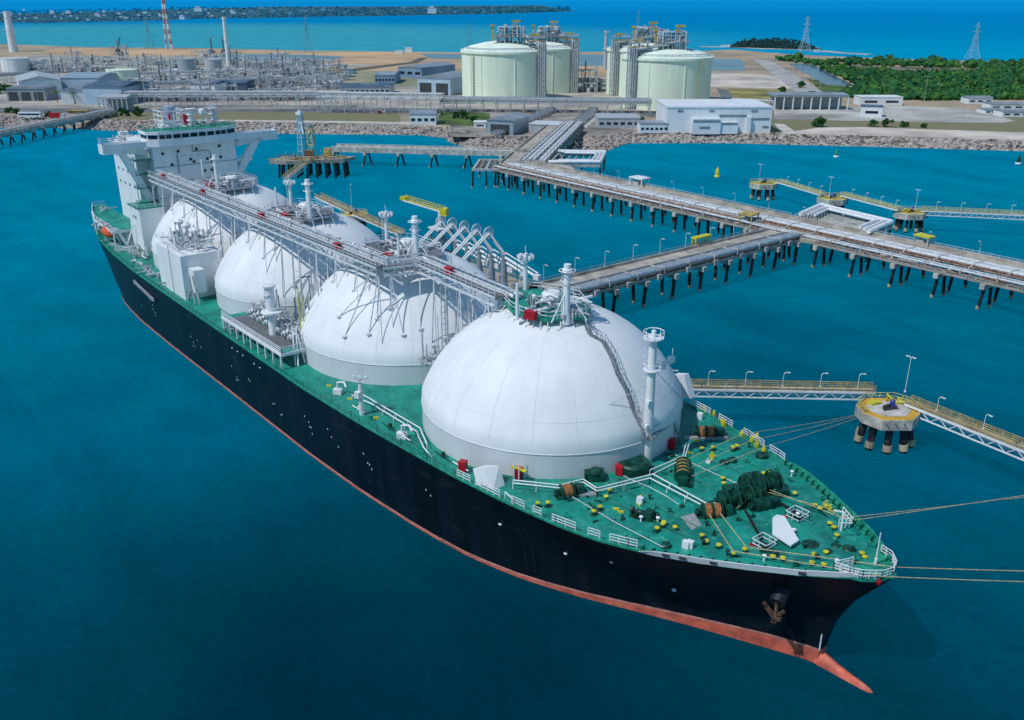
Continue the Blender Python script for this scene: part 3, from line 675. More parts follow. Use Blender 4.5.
# ------------------------------------------------------------------ foredeck gear
def dk(px, py, z=13.4):
    p = G(px, py, z); p = G(px, py, hzd(min(291, max(44, p.x))) + z - 13.1); return p
BOL = [(664, 522), (675, 527), (702, 535), (706, 541), (719, 545), (734, 553), (745, 549), (773, 556.5), (783, 558), (812, 562.5), (824, 564.5), (814, 554), (826, 552), (787, 491), (795, 493), (826, 506), (830, 523), (834, 527), (837, 535), (862, 553), (865, 557), (764, 473), (769, 471), (733, 447), (737, 445.5), (702, 448), (713, 447), (538, 503), (548, 502.5), (594, 511), (600, 506.5), (606, 496.5), (610, 490), (657, 528), (663, 524), (346, 0), (724, 483), (723, 478), (815, 505), (820, 508)]
for px, py in BOL:
    if py < 10: continue
    p = dk(px, py, 13.7); b = MB()
    b.m(1).lathe(p.x, p.y, [(.5, p.z - .62), (.5, p.z - .5), (.22, p.z - .48), (.22, p.z - .05)], 12); b.m(0).lathe(p.x, p.y, [(.23, p.z - .12), (.24, p.z), (.32, p.z + .02), (.32, p.z + .12), (.22, p.z + .16)], 12)
    b.build('bollard', [yellow, gpaint], ship, smooth=30)
def winch(px, py, name, drums, ang, mdrum, r=.9, L=.8, extra=True, platf=None):
    flange = {}
    p = dk(px, py, 13.9); w = MB(); ca, sa = math.cos(ang), math.sin(ang)
    def at(t, s=0, z=0): return V(p.x + ca * t - sa * s, p.y + sa * t + ca * s, p.z + z)
    n = drums; tot = n * (L + .35)
    w.obox((p.x, p.y, p.z - .75), (tot + 1.6, 1.5, .25), ang); w.tube(at(-tot / 2 - .6), at(tot / 2 + .6), .18, 8)
    for i in range(n + 1):
        t = -tot / 2 + i * (L + .35); w.tube(at(t - .05), at(t + .05), r * 1.08, 18); w.obox((at(t).x, at(t).y, p.z - .7), (.35, .8, .7), ang)
    w.obox((at(tot / 2 + .9).x, at(tot / 2 + .9).y, p.z - .7), (1.0, 1.2, 1.3), ang); w.tube(at(tot / 2 + .5, .9, -.2), at(tot / 2 + 1.7, .9, -.2), .35, 10)
    w.tube(at(-tot / 2 - .9), at(-tot / 2 - .5), .45, 12)
    o = w.build(name, gpaint, ship, smooth=30)
    for i in range(n):
        t = -tot / 2 + i * (L + .35) + .17 + L / 2; d = MB(); d.tube(at(t - L / 2), at(t + L / 2), r * .93, 16); d.torus(at(t), r * .5, .1, 6, 4); d.build('drum', mdrum, o, smooth=30)
    if platf: q = dk(*platf[:2]); f = MB().obox((q.x, q.y, q.z - .25), (platf[2], platf[3], .3), platf[4]).build('grating', mat('pale_grating', (.33, .36, .37), .8, var=.2, scale=3), ship)
    return o
goldm = mat('rope_drum_gold', (0.40, 0.27, 0.07), .8, var=.4, scale=5)
winch(567, 491, 'mooring_winch', 1, 1.2, drum, .95, 1.2, platf=(577, 494, 5.2, .9, 1.0))
winch(683, 471, 'mooring_winch', 4, -0.85, goldm, 1.1, .62)
winch(706, 432, 'mooring_winch', 2, 0.9, drum, .95, .9, platf=(706, 437, 6.6, .8, .93))
winch(712, 511, 'mooring_winch', 2, .95, drum, 1.05, .8)
winch(762, 504, 'mooring_winch', 2, 1.2, gpaint, .9, .6)
winch(640, 512, 'small_winch', 1, .3, gpaint, .35, .4)
def windlass(px, py, ang, r):
    p = dk(px, py, 14.3); ca, sa = math.cos(ang), math.sin(ang); w = MB()
    def at(t, s=0, z=0): return V(p.x + ca * t - sa * s, p.y + sa * t + ca * s, p.z + z)
    for t, rr in ((-2.4, r), (-1.6, r * .8), (-.4, r * 1.15), (.5, r * .7), (1.6, r * 1.1), (2.5, r * .85)):
        w.tube(at(t - .07), at(t + .07), rr * .86, 22); w.tube(at(t - .3), at(t + .3), rr * .45, 14)
        # toothed rim
        pr = [at(t, rr * math.cos(a_ * PI / 12), rr * math.sin(a_ * PI / 12)) for a_ in range(25)]
        for q0, q1 in zip(pr, pr[1:]): w.tube(q0, q1, .13, 6)
    w.tube(at(-3.2), at(3.2), .28, 10); w.obox((p.x, p.y, p.z - 1.2), (7, 3, .4), ang)
    for t in (-2.9, -1, 1, 2.9): w.obox((at(t).x, at(t).y, p.z - 1), (.5, 1.3, 1.1), ang)
    w.obox((at(0, 1.9).x, at(0, 1.9).y, p.z - 1.1), (2.2, 1.4, 1.7), ang); w.obox((at(2, -1.8).x, at(2, -1.8).y, p.z - 1.1), (1.4, 1.2, 1.2), ang)
    return w.build('windlass', gpaint, ship)
windlass(739, 498, 1.15, 1.2); windlass(761, 485, 1.2, 1.55)
chainm = mat('chain_black', (.02, .02, .02), .7)
for pts in (((765, 493), (800, 515)), ((745, 510), (762, 540)), ((793, 0), (793, 0))):
    if pts[0][1] < 10: continue
    p, q = dk(*pts[0], 14.2), dk(*pts[1], 13.4); b = MB(); n_ = 22
    for i in range(n_): b.bar(p.lerp(q, i / n_), p.lerp(q, (i + .8) / n_), .34 if i % 2 else .16, .16 if i % 2 else .34)
    b.build('anchor_chain', chainm, ship)
for px, py, s in ((797, 517, 1), (764, 545, 1)):
    p = dk(px, py); b = MB()
    c_ = [V(p.x - 1, p.y - 1, p.z - .3), V(p.x + 1, p.y - 1, p.z - .3), V(p.x + 1, p.y + 1, p.z - .3), V(p.x - 1, p.y + 1, p.z - .3)]
    b.rail(c_ + [c_[0]], 1.1, .8, .08); b.m(1).obox((p.x, p.y, p.z - .3), (1.5, .8, .5), .3); b.m(2).obox((p.x - 1, p.y - .9, p.z - .3), (.7, .3, .3), .3); b.build('chain_stopper_guard', [white, gpaint, red], ship)
# grey gratings around the windlass
pg_ = mat('pale_grating', (.33, .36, .37), .8, var=.2, scale=3)
for poly in ([(681, 517), (694, 513), (702, 524), (692, 529)], [(735, 500), (757, 480), (760, 482), (740, 502)], [(716, 507), (727, 502), (724, 508)], [(748, 483), (756, 479), (758, 483), (750, 487)]):
    P_ = [dk(x, y) for x, y in poly]; z = P_[0].z; MB().prism([(p.x, p.y) for p in P_], z - .1, z + .05).build('step_grating', pg_, ship)
# white polygonal hatch / breakwater plate on the centre line
P_ = [G(x, y, 15.3) for x, y in ((772.5, 517.5), (777, 514.5), (784.5, 516), (799, 540), (791, 545), (772.5, 533))]
z = 15.05; b = MB(); b.prism([(p.x, p.y) for p in P_], z, z + .25); c_ = sum(P_, V(0, 0, 0)) / 6; b.obox((c_.x, c_.y, 13.6), (1.6, 1.2, 1.44), .6)
b.build('hatch_cover', wallw, ship)
# green stores: round tank by the mast, round hatches, vents
p = dk(633, 470); MB().lathe(p.x, p.y, [(2.2, p.z - .5), (2.3, p.z + 1.2), (2.1, p.z + 1.45)], 28).build('green_tank', gpaint, ship, smooth=30)
p = dk(594, 478); b = MB(); b.obox((p.x, p.y, p.z - .4), (2.6, 1.8, 1.5), .9); b.lathe(p.x + .3, p.y, [(.9, p.z + 1.1), (.7, p.z + 1.5)], 12); b.build('vent_trunk', gpaint, ship)
for px, py, r in ((772, 553, 1.1), (811, 545, 1.5), (856, 563, .8), (732, 460, 1.0), (849, 549, 1.1), (836, 546, .8), (671, 455, .8), (666, 545, .9), (724, 462, .9), (762, 455, 1.3), (828, 552, .8)):
    p = dk(px, py); MB().lathe(p.x, p.y, [(r * .7, p.z - .4), (r * .7, p.z + .1), (r * .6, p.z + .2)], 18).build('round_hatch', gpaint, ship, smooth=30)
for px, py in ((686, 546), (690, 546), (640, 502), (700, 417)):
    p = dk(px, py); MB().obox((p.x, p.y, p.z - .3), (.8, .6, 1.0), .3).build('deck_box', white, ship)
# tilted white screens each side of the first dome, red fire boxes
b = MB(); p = dk(499, 482); b._add([(243.2, -20.3, 13), (246.2, -19.8, 13), (246.0, -17.6, 13), (243.2, -18.6, 13), (242.2, -20.1, 14.7), (243.9, -19.8, 15.3), (244.6, -17.5, 15.3), (242.6, -18.2, 14.8)], [(0, 3, 2, 1), (4, 5, 6, 7), (0, 1, 5, 4), (1, 2, 6, 5), (2, 3, 7, 6), (3, 0, 4, 7)]); b.build('light_screen', wallw, ship)
b = MB(); b._add([(243.6, 18.6, 15.4), (245.8, 19.2, 15.2), (245.8, 20.4, 15.2), (243.6, 20.0, 15.4), (242.6, 18.4, 18.4), (244.4, 19, 18.8), (244.4, 20.1, 18.8), (242.6, 19.8, 18.4)], [(0, 3, 2, 1), (4, 5, 6, 7), (0, 1, 5, 4), (1, 2, 6, 5), (2, 3, 7, 6), (3, 0, 4, 7)]); b.bar((244.2, 19.2, 13), (244.2, 19.2, 15.4), .3); b.build('light_screen', wallw, ship)
for px, py in ((463, 466), (620, 470), (672, 444), (518, 473)):
    p = dk(px, py, 14); MB().obox((p.x, p.y, p.z - .6), (1.0, 1.0, 1.4), .5).build('fire_box', red, ship)
# posts and rails along the dome foot, pipes
b = MB()
def dpath(l, z=13.3, r=.09):
    pts = [dk(x, y, z) for x, y in l]; b.path(pts, r, 5)
    for p, q in zip(pts, pts[1:]):
        n_ = max(1, int((q - p).length / 3))
        for i in range(n_ + 1): c_ = p.lerp(q, i / n_); b.bar(c_ - V(0, 0, .9), c_, .1)
for l in ([(513, 480), (560, 485), (583, 479), (597, 488), (653, 474), (706, 503)], [(513, 483), (560, 488), (583, 482), (597, 491), (650, 478), (704, 506), (722, 501)], [(653, 474), (685, 458), (690, 440)], [(650, 470), (683, 456), (686, 443)]): dpath(l, 14.2)
b.build('deck_pipe', white, ship)
b = MB()
for l in ([(352, 395), (372, 404), (416, 431), (424, 448), (432, 457)], [(362, 394), (420, 428), (427, 444)]): dpath(l, 14.0, .1)
b.build('deck_pipe', white, ship)
b = MB()
for l in ([(513, 499), (505, 492)], ): dpath(l, 14.2, .1)
for px, py in ((514, 478), (519, 478), (524, 476)): p = dk(px, py, 13.6); b.bar((p.x, p.y, 13), (p.x, p.y, 15.6), .1)
p = dk(519, 478); b.m(1).obox((p.x, p.y, 14.6), (2.4, .5, .15), .3); b.build('step_stand', [white, yellow], ship)
# starboard light post with lamps and hose arms
p = G(362, 414, 13.1); b = MB(); b.tube((p.x, p.y, 13), (p.x, p.y, 18.8), .42, 10, .3); b.obox((p.x, p.y, 18.6), (1.8, .8, .2), .8); b.obox((p.x, p.y - .5, 16), (.9, .7, 1.0), .3)
for k in (-1, 0, 1): b.obox((p.x + k * .7, p.y + k * .6, 18.9), (.5, .4, .6), .8)
b.build('light_post', white, ship)
for px, py in ((338, 392), (402, 436)):
    p = dk(px, py); b = MB(); b.tube((p.x, p.y, 13), (p.x, p.y, 15.0), .16, 6); b.path([V(p.x, p.y, 15.0), V(p.x + 1.2, p.y + .6, 15.3), V(p.x + 2.2, p.y + .4, 14.8)], .16, 6); b.obox((p.x, p.y, 13), (1.4, 1.0, .9), .7); b.build('hose_davit', white, ship)
b = MB()
for px, py in ((350, 398), (376, 417), (329, 385), (616, 508), (621, 511), (690, 452), (697, 440)): p = dk(px, py); MB().obox((p.x, p.y, p.z - .3), (.8, .3, .3), .7).build('yellow_chock', yellow, ship)
for px, py, L, a_ in ((640, 500, 2.6, -.9), (712, 456, 2.8, -.9)): p = dk(px, py); MB().obox((p.x, p.y, p.z - .3), (L, .25, .3), a_).obox((p.x, p.y, p.z - .3), (.3, .9, .5), a_).build('yellow_ramp', yellow, ship)
for px, py in ((704, 409), (714, 414), (722, 421), (724, 424), (742, 434), (752, 440), (757, 445), (764, 450), (757, 437), (826, 505), (830, 509)): p = dk(px, py); b = MB(); b.obox((p.x, p.y, p.z - .3), (.9, .45, .45), -.6); b.tube((p.x, p.y, p.z), (p.x, p.y, p.z + .6), .2, 8); b.tube((p.x + .3, p.y - .3, p.z), (p.x + .3, p.y - .3, p.z + .5), .14, 8); b.build('roller_fairlead', [yellow], ship)
p = dk(841, 530); b = MB(); b.tube((p.x, p.y, 13), (p.x, p.y, 17.2), .14, 6); b.bar((p.x, p.y, 17.2), (p.x - 1, p.y - .6, 17.2), .16); b.build('deck_davit', white, ship)
p = dk(848, 523, 15.0); b = MB(); b.rail([V(p.x - 1.4, p.y + 1, p.z), V(p.x + .8, p.y - .4, p.z), V(p.x - .2, p.y - 1.6, p.z)], 1.1, .6, .08); b.build('platform_rail', white, ship)

# small foredeck vents, standpipes and thin pipe runs
rv = random.Random(31); spots_ = []
while len(spots_) < 46:
    x = rv.uniform(254, 287); h = interp(TD, x) - 1.6; y = rv.uniform(-h, h)
    if any(abs(x - a_) + abs(y - c_) < 2.2 for a_, c_ in spots_) or math.hypot(x - 233.7, y - 1) < 20.6: continue
    spots_.append((x, y)); z = hzd(x); b = MB(); k = rv.random()
    if k < .5: b.tube((x, y, z), (x, y, z + .7), .12, 6); b.lathe(x, y, [(.1, z + .6), (.26, z + .7), (.26, z + .85), (.08, z + .95)], 8)
    elif k < .8: b.obox((x, y, z), (.6, .4, .5), rv.uniform(0, 3)); b.tube((x, y, z + .4), (x, y, z + .9), .07, 5)
    else: b.path([V(x, y, z), V(x, y, z + .9), V(x + .4, y, z + 1.0), V(x + .4, y, z + .7)], .09, 5)
    b.build('deck_vent', rv.choice((gpaint, gpaint, gbright, gbright, white)), ship)
for k in range(9):
    y = -13 + k * 3.1 + rv.uniform(-.6, .6); x0 = 252.5 + abs(y) * .1; x1 = min(283 - abs(y) * 1.0, x0 + rv.uniform(9, 24)); pts = [V(x0 + (x1 - x0) * i / 4, y + (0, 0, .5, .5, 0)[i] * (k % 2), hzd(x0 + (x1 - x0) * i / 4) + .35) for i in range(5)]
    MB().path(pts, .045, 5).build('deck_pipe', gbright if k % 3 else white, ship)
for k in range(7):
    x0 = 212 + k * 4.2; y = -interp(TD, x0) + rv.uniform(1.5, 2.4); MB().path([V(x0, y, 13.6), V(x0 + 3.5, y + .1, 13.6)], .1, 5).obox((x0 + 1.5, y + .5, 13.1), (.5, .4, .8), .3).build('side_deck_fitting', (white, gbright, gpaint)[k % 3], ship)
# ------------------------------------------------------------------ mooring lines
def line(name, pts, label, r=.05, sag=0.0, group='mooring lines at the bow'):
    b = MB(); out = []
    for p, q in zip(pts, pts[1:]):
        n_ = 12 if (q - p).length > 25 else 1
        for i in range(n_): t = i / n_; c_ = p.lerp(q, t); c_.z -= sag * 4 * t * (1 - t) * (q - p).length / 60; out.append(c_)
    out.append(pts[-1]); b.path(out, r, 5); o = b.build(name, rope); tag(o, label, 'mooring line', group); return o
far1 = G(1230, 573, 7); far2 = G(1230, 585, 7)
line('mooring_line', [dk(703, 505, 14), dk(733, 551, 14), V(290.6, -1.6, 16.2), far2], 'tan rope from the left orange drum, lower of the two leaving the bow tip', .06, .3)
line('mooring_line', [dk(714, 505, 14), dk(746, 547, 14), V(290.4, .9, 16.2), far1], 'tan rope from the right orange drum, upper of the two leaving the bow tip', .06, .3)
line('mooring_line', [dk(737, 508, 14), dk(760, 490, 14), dk(826, 508, 14.4), dk(843, 518, 15.2), G(1230, 470, 7)], 'tan rope from the port fairlead, upper of the pair crossing to the right edge', .05, .2)
line('mooring_line', [dk(765, 488, 14), dk(838, 516, 14.4), dk(848, 521, 15.2), G(1230, 462, 7)], 'tan rope from the port fairlead, lower of the pair crossing to the right edge', .05, .2)
dol = G(861, 413, 7.6)
for i, (a_, c_, e_, t_) in enumerate((((677, 464), (742, 434), (0, -1.2, 0), 'uppermost of the three thin ropes from the foredeck side to the hexagonal dolphin'), ((686, 470), (752, 440), (.5, -.3, 0), 'middle one of the three thin ropes from the foredeck side to the hexagonal dolphin'), ((692, 476), (764, 447), (1, .4, 0), 'lowest of the three thin ropes from the foredeck side to the hexagonal dolphin'))):
    line('mooring_line', [dk(*a_, 14), dk(*c_, 14.6), dol + V(*e_)], t_, .045, .3)

# ================================================================== JETTIES
def lamp_post(p, h=4.2, arm=.9, ang=0.0, label='thin pale lamp post with a curved arm on the trestle road edge', group='lamp posts on the jetty', double=False, z0=None):
    t = thing('lamp_post', label, 'lamp post', p, ang, group)
    MB().tube((0, 0, 0), (0, 0, h), .07 if h < 8 else .11, 6, .045).obox((0, 0, 0), (.3, .3, .25)).build('pole', white, t, local=True)
    b = MB(); b.path([V(0, 0, h), V(arm * .6, 0, h + .35), V(arm, 0, h + .3)], .07, 5); b.obox((arm + .25, 0, h + .2), (.55, .25, .13))
    if double: b.path([V(0, 0, h), V(-arm * .6, 0, h + .35), V(-arm, 0, h + .3)], .07, 5); b.obox((-arm - .25, 0, h + .2), (.55, .25, .13))
    b.build('lamp_head', white, t, local=True); return t
def pile_row(parent, pts, zt, r=.45, rake=.0, band=True, name='pile', dirv=None):
    for i, p in enumerate(pts):
        k = rake * (1 if i % 2 else -1); dx = (dirv or V(1, 0, 0)) * k
        b = MB(); bot = V(p.x, p.y, -2.5) + dx * 1.3; b.tube((p.x, p.y, zt), bot, r, 8)
        if band: b.m(1).tube(V(p.x, p.y, 0) + dx + V(0, 0, .9), V(p.x, p.y, 0) + dx + V(0, 0, .1), r + .1, 8)
        b.build(name, [pilem, bandm], parent)
def frame(p0, p1):
    u = (p1 - p0); L = u.length; u.normalize(); w = V(-u.y, u.x, 0); return u, w, L
def trestle(name, label, p0, p1, wl, wr, road, pipes, z=8.0, step=11.0, thick=1.0, kerb=True, m=roadm, piles=(-1, 0, 1), rk=1.2, under=None, pile_r=.45):
    """deck from p0 to p1; wl/wr half widths (left/right of travel); road=(a,b) lateral range; pipes=[(lateral,r,dz,mat)]"""
    u, w, L = frame(p0, p1); t = thing(name, label, 'jetty', p0)
    def at(s, l, zz=0.0): return p0 + u * s + w * l + V(0, 0, zz)
    def strip(l0, l1, z0, z1, s0=0, s1=None):
        s1 = L if s1 is None else s1
        return [((at(s0, l0)).x, at(s0, l0).y), (at(s1, l0).x, at(s1, l0).y), (at(s1, l1).x, at(s1, l1).y), (at(s0, l1).x, at(s0, l1).y)]
    b = MB(); b.prism(strip(road[0], road[1], 0, 0), z - thick, z); 
    for l in road: b.prism(strip(l - .18, l + .18, 0, 0), z - thick - .05, z + .75)
    b.build('deck', m, t)
    lo, hi = -wr, wl; pr = [(lo, road[0]), (road[1], hi)]
    b = MB()
    for a_, c_ in pr:
        if c_ - a_ < 1.2: continue
        n_ = int(L / 2.6)
        for i in range(n_ + 1):
            s = L * i / n_; b.m(0 if i % 3 else 1).bar(at(s, a_ + .2, z - .4), at(s, c_ - .2, z - .4), .35, .4)
        for k in range(3): l = a_ + .3 + (c_ - a_ - .6) * k / 2; b.m(0).bar(at(0, l, z - .7), at(L, l, z - .7), .4, .6)
        b.m(2).prism(strip(a_ + .5, min(a_ + 2.2, c_), 0, 0), z - .18, z - .1)
    if b.f: b.build('pipe_support', [conc, concl, brown], t)
    if pipes:
        for l, r_, dz, pm in pipes:
            q = MB(); q.tube(at(0, l, z + dz), at(L, l, z + dz), r_, 10)
            n_ = int(L / 9)
            for i in range(n_ + 1): s = L * i / max(1, n_); q.m(1).obox(tuple(at(s, l, z - .1)), (.35, r_ * 2 + .4, dz + r_ + .15), math.atan2(u.y, u.x))
            q.build('pipe', [pm, concl], t, smooth=30)
    n_ = max(1, int(L / step)); rows = []
    for i in range(n_ + 1):
        s = L * (i + .0) / n_; s = min(max(s, 1), L - 1)
        MB().bar(at(s, lo - .5, z - thick - .7), at(s, hi + .5, z - thick - .7), 1.3, 1.3).build('pile_cap', concl, t); rows.append(s)
    for s in rows:
        pts = []
        for k in piles: pts.append(at(s, (lo + hi) / 2 + k * (hi - lo) * .46))
        pile_row(t, pts, z - thick - 1.4, pile_r, rk, True, 'pile', u)
    return t, at, L
def railing(parent, pts, m=white, h=1.1, step=2.2, w=.07): return MB().rail(pts, h, step, w).build('railing', m, parent)

XP = lambda l: [(x, r, d, m_) for x, r, d, m_ in l]
big = [(6.2, .35, 1.0, pipew), (5.2, .5, 1.0, lsteel), (3.9, .45, 1.0, pipew), (2.9, .3, .9, lsteel), (2.1, .25, .9, brown), (-9.5+12, .2, 1.6, rust)]
# main trestle, west part  (lateral + is towards +y ; road on the far side)
west, atw, Lw = trestle('pipe_trestle', 'long straight pipe trestle running from the shore corner to the berth crossing', V(28, 158, 0), V(160, 157, 0), 11, 11.5, (2.5, 9.5),
    [(-10.3, .3, .8, pipew), (-8.8, .25, .7, brown), (-7.6, .4, .9, brown), (-6.2, .35, .9, lsteel), (-4.8, .25, .8, rust), (-3.6, .45, 1.0, pipew), (-2.1, .45, 1.0, lsteel), (-.6, .3, .9, pipew), (.8, .3, .9, lsteel)], step=9.5, piles=(-1, -.6, 0, .6), rk=.4)
MB().rail([V(28, 168.2, 8), V(160, 167.2, 8)], 1.1, 2.4, .07).build('railing', white, west)
east, ate, Le = trestle('pipe_trestle', 'pipe trestle continuing from the berth crossing off the right edge', V(160.2, 157, 0), V(330, 156, 0), 10.5, 12, (2.2, 9),
    [(-10.6, .25, .7, pipew), (-9.2, .3, .8, lsteel), (-6.2, .2, .7, brown), (-4.8, .3, .8, rust), (-3.4, .45, 1.0, pipew), (-2.1, .4, 1.0, lsteel), (-.7, .35, .9, lsteel), (.8, .3, .9, pipew)], step=11.5, piles=(-1, -.65, -.2, .5), rk=.6)
MB().rail([V(161, 167.3, 8), V(330, 166.3, 8)], 1.1, 2.4, .07).build('railing', white, east)
b = MB()
for k in range(46):
    s = random.uniform(5, 165); l = random.uniform(-11.5, 1); c_ = ate(s, l, 8); q = ate(s + random.uniform(1, 6), l + random.choice((0, 0, 1.5)), 8)
    b.m(random.randint(0, 2)).bar(c_ + V(0, 0, .3), q + V(0, 0, .4), .2, .3)
b.build('cable_tray', [lsteel, rust, concl], east)
b = MB()
for k in range(40):
    s = random.uniform(2, 130); l = random.uniform(-11, 1); c_ = atw(s, l, 8); q = atw(s + random.uniform(1, 6), l + random.choice((0, 0, 1.5)), 8)
    b.m(random.randint(0, 2)).bar(c_ + V(0, 0, .3), q + V(0, 0, .4), .2, .3)
b.build('cable_tray', [lsteel, rust, concl], west)
# berth trestle
berth, atb, Lb = trestle('berth_trestle', 'approach trestle with two big blue grey pipes leading to the loading platform', V(172, 48, 0), V(172, 145.5, 0), 6.5, 7, (-1, 5.0), [(-2.2, .25, .7, steel), (-3.2, .3, .7, lsteel), (-4.5, .4, .8, pipeb), (-6.1, .62, .9, pipeb)], step=10.5, piles=(-1, -.3, .5), rk=.5)
for l in (4.4, -.6): pass
MB().rail([V(165.8, 50, 8), V(165.8, 145, 8)], 1.1, 2.4, .07).build('railing', lsteel, berth)
b = MB()
for k in range(9): y = 52 + k * 11; b.m(0).obox((178.1, y, 6.6), (2.4, 1.6, 1.4)); b.torus((178.2, y, 9.1), .0 + .85, .12, 12, 5)
b.build('pipe_saddle', concl, berth)
# junction apron
ap = thing('trestle_apron', 'pale concrete apron where the berth trestle meets the long trestle', 'jetty', (168, 158, 0))
MB().prism([(158, 158.5), (190, 158.5), (184, 145), (164, 145)], 7.0, 8.06).build('deck', roadm, ap)
# expansion loop frames with white pipe loops
def loop_frame(label, P, zt, runs, m=pipew):
    c_ = sum((V(*p, 0) for p in P), V(0, 0, 0)) / len(P); t = thing('pipe_loop_platform', label, 'pipe platform', (c_.x, c_.y, 0))
    b = MB()
    Pc = P + [P[0]]
    for p, q in zip(Pc, Pc[1:]): b.bar(V(*p, 7.3), V(*q, 7.3), .7, 1.2)
    n_ = 7
    for i in range(1, n_):
        p = V(*P[0], 7.4).lerp(V(*P[1], 7.4), i / n_); q = V(*P[3], 7.4).lerp(V(*P[2], 7.4), i / n_); b.bar(p, q, .4, .6)
    b.build('beam_frame', concl, t)
    for k in range(runs):
        f = k / runs * .42; L_ = [V(*p, zt) for p in P]; cc = sum(L_, V(0, 0, 0)) / 4
        pts = [cc.lerp(L_[i], 1 - f) for i in (0, 1, 2, 3)]; MB().path(pts, (.75 if k == 0 else .45), 8).build('pipe_loop', m if k % 2 == 0 else lsteel, t, smooth=30)
    pile_row(t, [V(*p, 0) for p in P] + [V(*P[0], 0).lerp(V(*P[1], 0), .5), V(*P[3], 0).lerp(V(*P[2], 0), .5)], 6.8, .4, .6)
    return t
g_ = lambda px, py, z=8: (G(px, py, z).x, G(px, py, z).y)
loop_frame('white pipe loops on a frame beside the shore end of the trestle', [g_(548, 164), g_(600, 164), g_(605, 154), g_(558, 153)], 8.9, 5, white)
loop_frame('white pipe loops on a frame beside the berth crossing', [g_(800, 217), g_(820, 208), g_(891, 225), g_(868, 235)], 9.0, 5, white)
# brown grid platform at west end
gp = [g_(473, 169), g_(480, 159), g_(534, 160), g_(537, 168)]
t = thing('grid_platform', 'open brownish grid platform on piles at the west end of the trestle', 'jetty', (*gp[0], 0)); b = MB()
for p, q in zip(gp, gp[1:] + gp[:1]): b.bar(V(*p, 7.6), V(*q, 7.6), .9, .9)
for i in range(1, 10): b.m(i % 2).bar(V(*gp[0], 7.6).lerp(V(*gp[3], 7.6), i / 10), V(*gp[1], 7.6).lerp(V(*gp[2], 7.6), i / 10), .8, .7)
for i in range(1, 4): b.m(1).bar(V(*gp[0], 7.7).lerp(V(*gp[1], 7.7), i / 4), V(*gp[3], 7.7).lerp(V(*gp[2], 7.7), i / 4), .5, .5)
b.build('beam_grid', [concl, brown], t)
pile_row(t, [V(*gp[0], 0).lerp(V(*gp[3], 0), i / 5) for i in range(6)] + [V(*gp[1], 0).lerp(V(*gp[2], 0), i / 3) for i in range(4)], 7.2, .4, .5)
# trunk to the shore
a_ = V(24, 160, 0); c_ = V(-63, 262, 0)
trunk, att, Lt = trestle('shore_trestle', 'inclined looking shore trestle with grey pipe bundles climbing to the plant', a_, c_, 6, 15, (-2, 5), [(-3.2, .3, 1.2, steel), (-4.4, .45, 1.2, white), (-5.8, .3, 1.2, pipeb), (-7.2, .6, 1.5, white), (-9.0, .6, 1.5, white), (-10.6, .3, 1.2, steel), (-12, .6, 1.5, white), (-13.6, .55, 1.4, white)], step=12, piles=(-1, 0, .9), m=roadm)
MB().prism([(g_(530, 166)), (g_(548, 160)), (g_(575, 168)), (g_(556, 178))], 7.05, 8.03).build('corner_slab', roadm, trunk)
# jetty one: short trestle to a neighbouring head
j0 = G(334, 147, 8); j0.z = 0; j1 = G(537, 152, 8); j1.z = 0
jt, atj, Lj = trestle('head_trestle', 'pale trestle on widely spaced piles leading to the far loading head', j0, j1, 4.2, 4.2, (-4, 4), [], step=14.5, thick=1.6, piles=(-.8, .6), rk=1.4, m=concl)
MB().rail([atj(0, -4, 8), atj(Lj, -4, 8)], 1.1, 3, .08).rail([atj(0, 4, 8), atj(Lj, 4, 8)], 1.1, 3, .08).build('railing', white, jt)
# left trestle
q0 = G(-60, 145, 7); q1 = G(112, 111, 7); q0.z = q1.z = 0
lt, atl, Ll = trestle('left_trestle', 'grey pipe trestle crossing the water at the left edge towards the plant', q0, q1, 4, 4, (-3.8, 0), [(1, .4, .9, lsteel), (2.2, .45, .9, pipew), (3.4, .4, .9, steel)], step=9, piles=(-.9, .9), rk=1.6, m=concl, z=7)
# lamp posts along
gA = 'lamp posts along the far side of the long trestle'
for k in range(17): s = 8 + k * 14; lamp_post(V(30 + s, 168.6, 8), 3.4, .9, PI * 1.5, 'small pale lamp post on the far edge of the long trestle', gA)
for k in range(8): lamp_post(V(165.0, 58 + k * 10.5, 8), 4.0, 1.0, 0, 'thin pale lamp post on the far side of the berth trestle', 'lamp posts along the berth trestle')
# shelters on trestle
def shelter(p, size, rz, mt, name, label, cat, roofm=None):
    t = thing(name, label, cat, p, rz); b = MB(); a_, c_, h = size
    for x in (-a_ / 2, a_ / 2):
        for y in (-c_ / 2, c_ / 2): b.bar((x, y, 0), (x, y, h), .35)
    b.build('frame', mt, t, local=True); MB().obox((0, 0, h), (a_ + .8, c_ + .8, .45)).build('roof', roofm or mt, t, local=True)
    b = MB(); b.box(-a_ * .4, a_ * .1, -c_ * .35, c_ * .35, 0, h * .55); b.tube((a_ * .3, 0, 0), (a_ * .3, 0, h * .7), .3, 8); b.build('machine', lsteel, t, local=True); return t
shelter(V(92, 167.5, 8), (6, 4, 2.6), 0, white, 'white_pipe_rack', 'white ribbed pipe rack on the middle of the long trestle', 'rack')
shelter(V(157, 149, 8.2), (4, 4.6, 2.6), .2, ochre, 'yellow_shelter', 'ochre roofed shelter on the near edge of the long trestle before the crossing', 'shelter')
shelter(V(166, 116, 8), (6, 1.2, 2.3), PI / 2, yellow, 'yellow_gantry', 'yellow framed gantry standing over the berth trestle road', 'gantry')
shelter(V(205, 166.5, 8), (4.4, 2.4, 2.3), -.15, lsteel, 'trestle_cabin', 'grey cabin with yellow sheet roof on the trestle right of the crossing', 'shelter', yellow)

